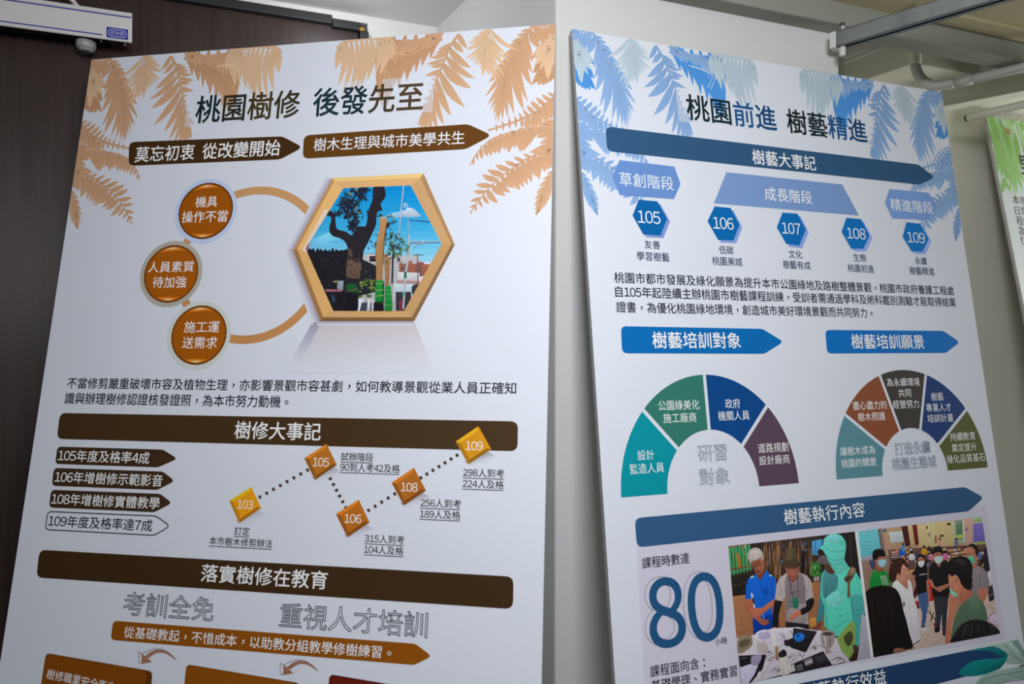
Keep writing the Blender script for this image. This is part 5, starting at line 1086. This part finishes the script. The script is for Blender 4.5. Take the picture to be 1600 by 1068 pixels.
for i, (rach, sides, tone) in enumerate((
    ([(.0, -.02), (.05, .05), (.075, .13)], ((.1, 1, [(-.02, .12), (-.01, .17), (.005, .21), (.02, .235), (.04, .25), (.055, .262), (.07, .25)]), (.1, .95, [(.10, .08), (.125, .13), (.13, .17), (.12, .21), (.10, .235)])), (.50, .80, .30)),
    ([(-.02, .0), (.10, .01), (.20, .05), (.27, .12)], ((.1, 1, [(.03, .12), (.075, .14), (.11, .155), (.145, .17), (.175, .19), (.205, .20), (.235, .205), (.26, .19)]), (.3, 1, [(.16, -.02), (.22, .0), (.27, .03), (.30, .07), (.31, .11)])), (.36, .66, .16)),
    ([(.06, -.03), (.16, .0), (.30, .03)], ((.1, 1, [(.10, .08), (.15, .10), (.19, .12), (.24, .13), (.29, .12), (.32, .09)]),), (.62, .86, .40)),
    ([(-.02, .03), (.01, .10), (.02, .20)], ((.1, 1, [(.055, .12), (.065, .17), (.06, .21), (.045, .24)]), (.1, 1, [(-.03, .14), (-.02, .2), (.0, .25)])), (.44, .74, .24)))):
    leafy(B3, rach, sides, tone, .00002 + i * .00002, False, width=.09, thick=.002, fill=.8)
B3.mesh('palm_frond', [(rounded([(.075, .03), (.10, .035), (.095, .055), (.07, .05)], .01), B3.ink((128, 116, 74), (1560, 200)))], None, .0001)['label'] = 'brown palm stem'
for t, x0, x1, y, h in (('本市', 1582.3, 1603, 312, 14), ('日常', 1585.6, 1605, 328.6, 14), ('程中', 1588.2, 1608, 344.3, 14), ('為', 1591.5, 1602, 360, 14), ('仁', 1594.5, 1605, 375, 14)):
    B3.text(t, (x0, y), (x1, y + 1.5), h, (58, 62, 62))
B3.text('野', (1594.5, 258), (1624, 262), 30, (40, 40, 44), name='title_lettering', bold=.01)

# ------------------------------------------------------------------ door closer on the dark door
DF = D_DOOR - .058
def onF(x, y): return on_plane(x, y, DF)
tr, br = onF(207, 20.6), onF(205.5, 67); sR = float(np.dot((tr.x, tr.y), (EU[0], EU[2]))); sR = (sR + float(np.dot((br.x, br.y), (EU[0], EU[2])))) / 2
zt, zbt = tr.z, br.z; sL = sR - .30
O0 = Vector((0, 0, 0))
root = empty('door_closer', Matrix.Translation(Vector((*sd(sR - .15, D_DOOR), zbt))))
tag(root, 'white door closer box with blue stripes at the top of the dark door', 'door closer')
bpy.context.view_layer.update()
def rel(mb): return mb
MB().obox(O0, X_AX, Y_AX, Z_AX, sL, sR, DF, DF + .0022, zbt, zt).build('cover_plate', m_white_metal, root, bevel=.0008)
MB().obox(O0, X_AX, Y_AX, Z_AX, sL, sR - .045, DF + .0022, D_DOOR + .006, zbt + .010, zt - .006).build('body', m_dark_body, root, bevel=.002)
MB().obox(O0, X_AX, Y_AX, Z_AX, sL, sR - .0005, DF - .0012, DF + .001, zt - .008, zt - .001).build('top_rim', m_white_metal, root, bevel=.0005)
MB().obox(O0, X_AX, Y_AX, Z_AX, sL, sR - .0005, DF - .0012, DF + .001, zbt + .001, zbt + .0055).build('bottom_rim', m_white_metal, root, bevel=.0005)
m_stripe = material('blue stripe paint', (58, 64, 150), .4); m_badge = material('blue badge', (28, 36, 150), .35); m_badgew = material('badge white', (190, 196, 224), .4)
MB().obox(O0, X_AX, Y_AX, Z_AX, sL, sR - .001, DF - .0006, DF + .001, zt - .0112, zt - .0088).build('blue_stripe', m_stripe, root)
sE = s_of(157, DF)
MB().obox(O0, X_AX, Y_AX, Z_AX, sL, sE, DF - .0006, DF + .001, zbt + .0072, zbt + .0096).build('blue_stripe', m_stripe, root)
g0, g1 = onF(164, 53), onF(197.5, 53); sg0, sg1 = s_of(164, DF), s_of(197.5, DF); zg1, zg0 = onF(180, 43.9).z, onF(180, 60.4).z
bdg = MB().obox(O0, X_AX, Y_AX, Z_AX, sg0, sg1, DF - .0012, DF + .001, zg0, zg1).build('badge', m_badge, root)
# rounded outline and italic lettering on the badge
def flat(name, polys, mat, parent, lift):
    v, f = [], []
    inv = parent.matrix_world.inverted()
    for pl in polys:
        b = len(v)
        for (s_, z_) in pl: x, y = sd(s_, DF - lift); v.append(tuple(inv @ Vector((x, y, z_))))
        f.append(tuple(range(b, b + len(pl))))
    return link_mesh(name, v, f, mat, parent)
bpy.context.view_layer.update()
wgt, hgt = sg1 - sg0, zg1 - zg0; cs, cz = (sg0 + sg1) / 2, (zg0 + zg1) / 2
def pill(kx, ky): return rounded([(cs - wgt * kx, cz - hgt * ky), (cs + wgt * kx, cz - hgt * ky), (cs + wgt * kx, cz + hgt * ky), (cs - wgt * kx, cz + hgt * ky)], hgt * ky * .9, 6)
po, pi_ = pill(.43, .36), pill(.40, .29); n_ = len(po)
flat('badge_outline', [[po[i], po[(i + 1) % n_], pi_[(i + 1) % n_], pi_[i]] for i in range(n_)], m_badgew, bdg, .0015)
its, x = [], 0
for ch in 'POWER': g = glyph(ch, .006); its.append((g, x)); x += g[2]
xs = [p[0] + dx for g, dx in its for p in g[0]]; ys = [p[1] for g, dx in its for p in g[0]]; v, f = [], []
inv = bdg.matrix_world.inverted()
for g, dx in its:
    b = len(v)
    for p in g[0]:
        py = (p[1] - min(ys)) / (max(ys) - min(ys)); s_ = cs - wgt * .35 + wgt * .66 * (p[0] + dx - min(xs)) / (max(xs) - min(xs)) + hgt * .12 * py
        X, Y = sd(s_, DF - .0016); v.append(tuple(inv @ Vector((X, Y, cz + (py - .5) * hgt * .36))))
    f += [tuple(b + i for i in q) for q in g[1]]
link_mesh('lettering', v, f, m_badgew, bdg)
# adjusting cap below, screws, arm above
sv = s_of(132, DF + .03); cp = Vector((*sd(sv, DF + .028), 0))
MB().tube([cp + Vector((0, 0, zbt + .001)), cp + Vector((0, 0, zbt - .006)), cp + Vector((0, 0, zbt - .0115)), cp + Vector((0, 0, zbt - .0195)), cp + Vector((0, 0, zbt - .020))], [.0178, .0182, .0176, .0112, .009], 12).build('valve_cap', m_grey_plastic, root, smooth=False)
for px_ in (155, 192):
    q = Vector((*sd(s_of(px_, DF + .01), DF + .012), 0)); MB().tube([q + Vector((0, 0, zbt + .001)), q + Vector((0, 0, zbt - .0025))], .0016, 8).build('screw', m_steel, root)
sp_ = s_of(135, DF + .03); cp = Vector((*sd(sp_, DF + .03), zt))
MB().obox(O0, X_AX, Y_AX, Z_AX, sp_ - .014, sp_ + .010, DF + .018, DF + .040, zt, zt + .0035).build('pivot_plate', m_white_metal, root, bevel=.001)
MB().tube([cp + Vector((0, 0, .002)), cp + Vector((0, 0, .010))], .0042, 12).build('pivot_bolt', m_white_metal, root)
arm = [cp + X_AX * -.006 + Vector((0, 0, .004)), cp + X_AX * -.018 + Vector((0, 0, .009)), cp + X_AX * -.032 + Vector((0, 0, .024)), cp + X_AX * -.06 + Vector((0, 0, .036)) - Y_AX * .03, cp + X_AX * -.16 + Vector((0, 0, .037)) - Y_AX * .10]
MB().tube([Vector(p) for p in spline([tuple(a) for a in arm], 5, False)], .0045, 10).build('arm', m_white_metal, root, smooth=True)

# ------------------------------------------------------------------ strut channel, rod and pipes
e0 = at_depth(1302, 66, 1.425); zs = e0.z
rdir = Vector((.706, -.708, 0)); sdv = Vector((0, 0, 1)).cross(rdir)
root = empty('strut_channel', Matrix.Translation(e0)); tag(root, 'galvanised steel strut channel hung under the ceiling, a white cap on its end', 'strut')
bpy.context.view_layer.update()
L_ = 1.3; hw = .0125; hh = .016
ch = MB()
ch.obox(e0, rdir, sdv, Z_AX, .008, L_, -hw, hw, hh - .002, hh)
ch.obox(e0, rdir, sdv, Z_AX, .008, L_, -hw, -hw + .002, -hh, hh); ch.obox(e0, rdir, sdv, Z_AX, .008, L_, hw - .002, hw, -hh, hh)
ch.obox(e0, rdir, sdv, Z_AX, .008, L_, -hw, -hw + .006, -hh, -hh + .002); ch.obox(e0, rdir, sdv, Z_AX, .008, L_, hw - .006, hw, -hh, -hh + .002)
ch.build('channel', m_steel, root)
MB().obox(e0, rdir, sdv, Z_AX, -.003, .010, -hw - .001, hw + .001, -hh - .001, hh + .001).build('end_cap', m_pipe, root, bevel=.002)['label'] = 'white end cap'
rp = e0 + rdir * .018
root = empty('threaded_rod', Matrix.Translation(Vector((rp.x, rp.y, zs - .03)))); tag(root, 'thin threaded rod through the end of the strut channel, by the column corner', 'rod')
bpy.context.view_layer.update()
MB().tube([(rp.x, rp.y, zs - .028), (rp.x, rp.y, SOFF + .002)], .0048, 10).build('rod', m_rod, root)
MB().tube([(rp.x, rp.y, zs - .034), (rp.x, rp.y, zs - .016)], .0062, 6).build('nut', m_pipe, root); MB().tube([(rp.x, rp.y, zs + .017), (rp.x, rp.y, zs + .026)], .007, 6).build('nut', m_steel, root)
# pipes in the hall
pz = at_depth(1470, 134, 1.72).z
pA = at_depth(1430, 60, 1.74); pB = at_depth(1431, 102, 1.74); pC = at_depth(1440, 124, 1.735); pD = at_height(1462, 134.5, pz); pE = at_height(1490, 130, pz); pF = at_height(1660, 91, pz)
root = empty('water_pipe', Matrix.Translation(pD)); tag(root, 'white pipe bending from a vertical drop into a long run above the right poster', 'pipe')
bpy.context.view_layer.update()
MB().tube([pA + Vector((0, 0, .4)), pA, pB], .0125, 16).build('drop_pipe', m_hall, root, smooth=True)
MB().tube([Vector(p) for p in spline([tuple(a) for a in (pB, at_depth(1433, 112, 1.74), pC, at_depth(1450, 131, 1.728), pD, pE)], 5, False)], .0125, 16).build('elbow', m_pipe, root, smooth=True)
MB().tube([pE, pF], .0112, 16).build('run_pipe', m_pipe, root, smooth=True)
mid = pE + (pF - pE) * .05; MB().tube([mid, mid + (pF - pE).normalized() * .03], .0125, 16).build('coupling', m_pipe, root, smooth=True)
l0 = at_depth(1512, 184, 1.86); l1 = at_height(1640, 154, l0.z)
root = empty('conduit', Matrix.Translation(l0)); tag(root, 'thin grey conduit with a dark open end above the green palm poster', 'conduit')
bpy.context.view_layer.update()
MB().tube([l0, l1], .011, 14).build('tube', m_hall, root, smooth=True)
MB().tube([l0 - (l1 - l0).normalized() * .006, l0 + (l1 - l0).normalized() * .004], .0085, 14).build('dark_end', m_dark, root)
for k_, (xa, ya, xb, yb) in enumerate(((1319, 98, 1412, 59), (1319, 91, 1380, 66))):
    w0 = at_depth(xb, yb, 1.62); w1 = at_height(xa, ya, w0.z)
    t_ = MB().tube([w1, w0], .0052 if k_ == 0 else .0035, 12).build('ceiling_conduit', m_pipe, smooth=True)
    tag(t_, ('thicker lower' if k_ == 0 else 'thinner upper') + ' of two white conduits running behind the column under the strut', 'conduit')
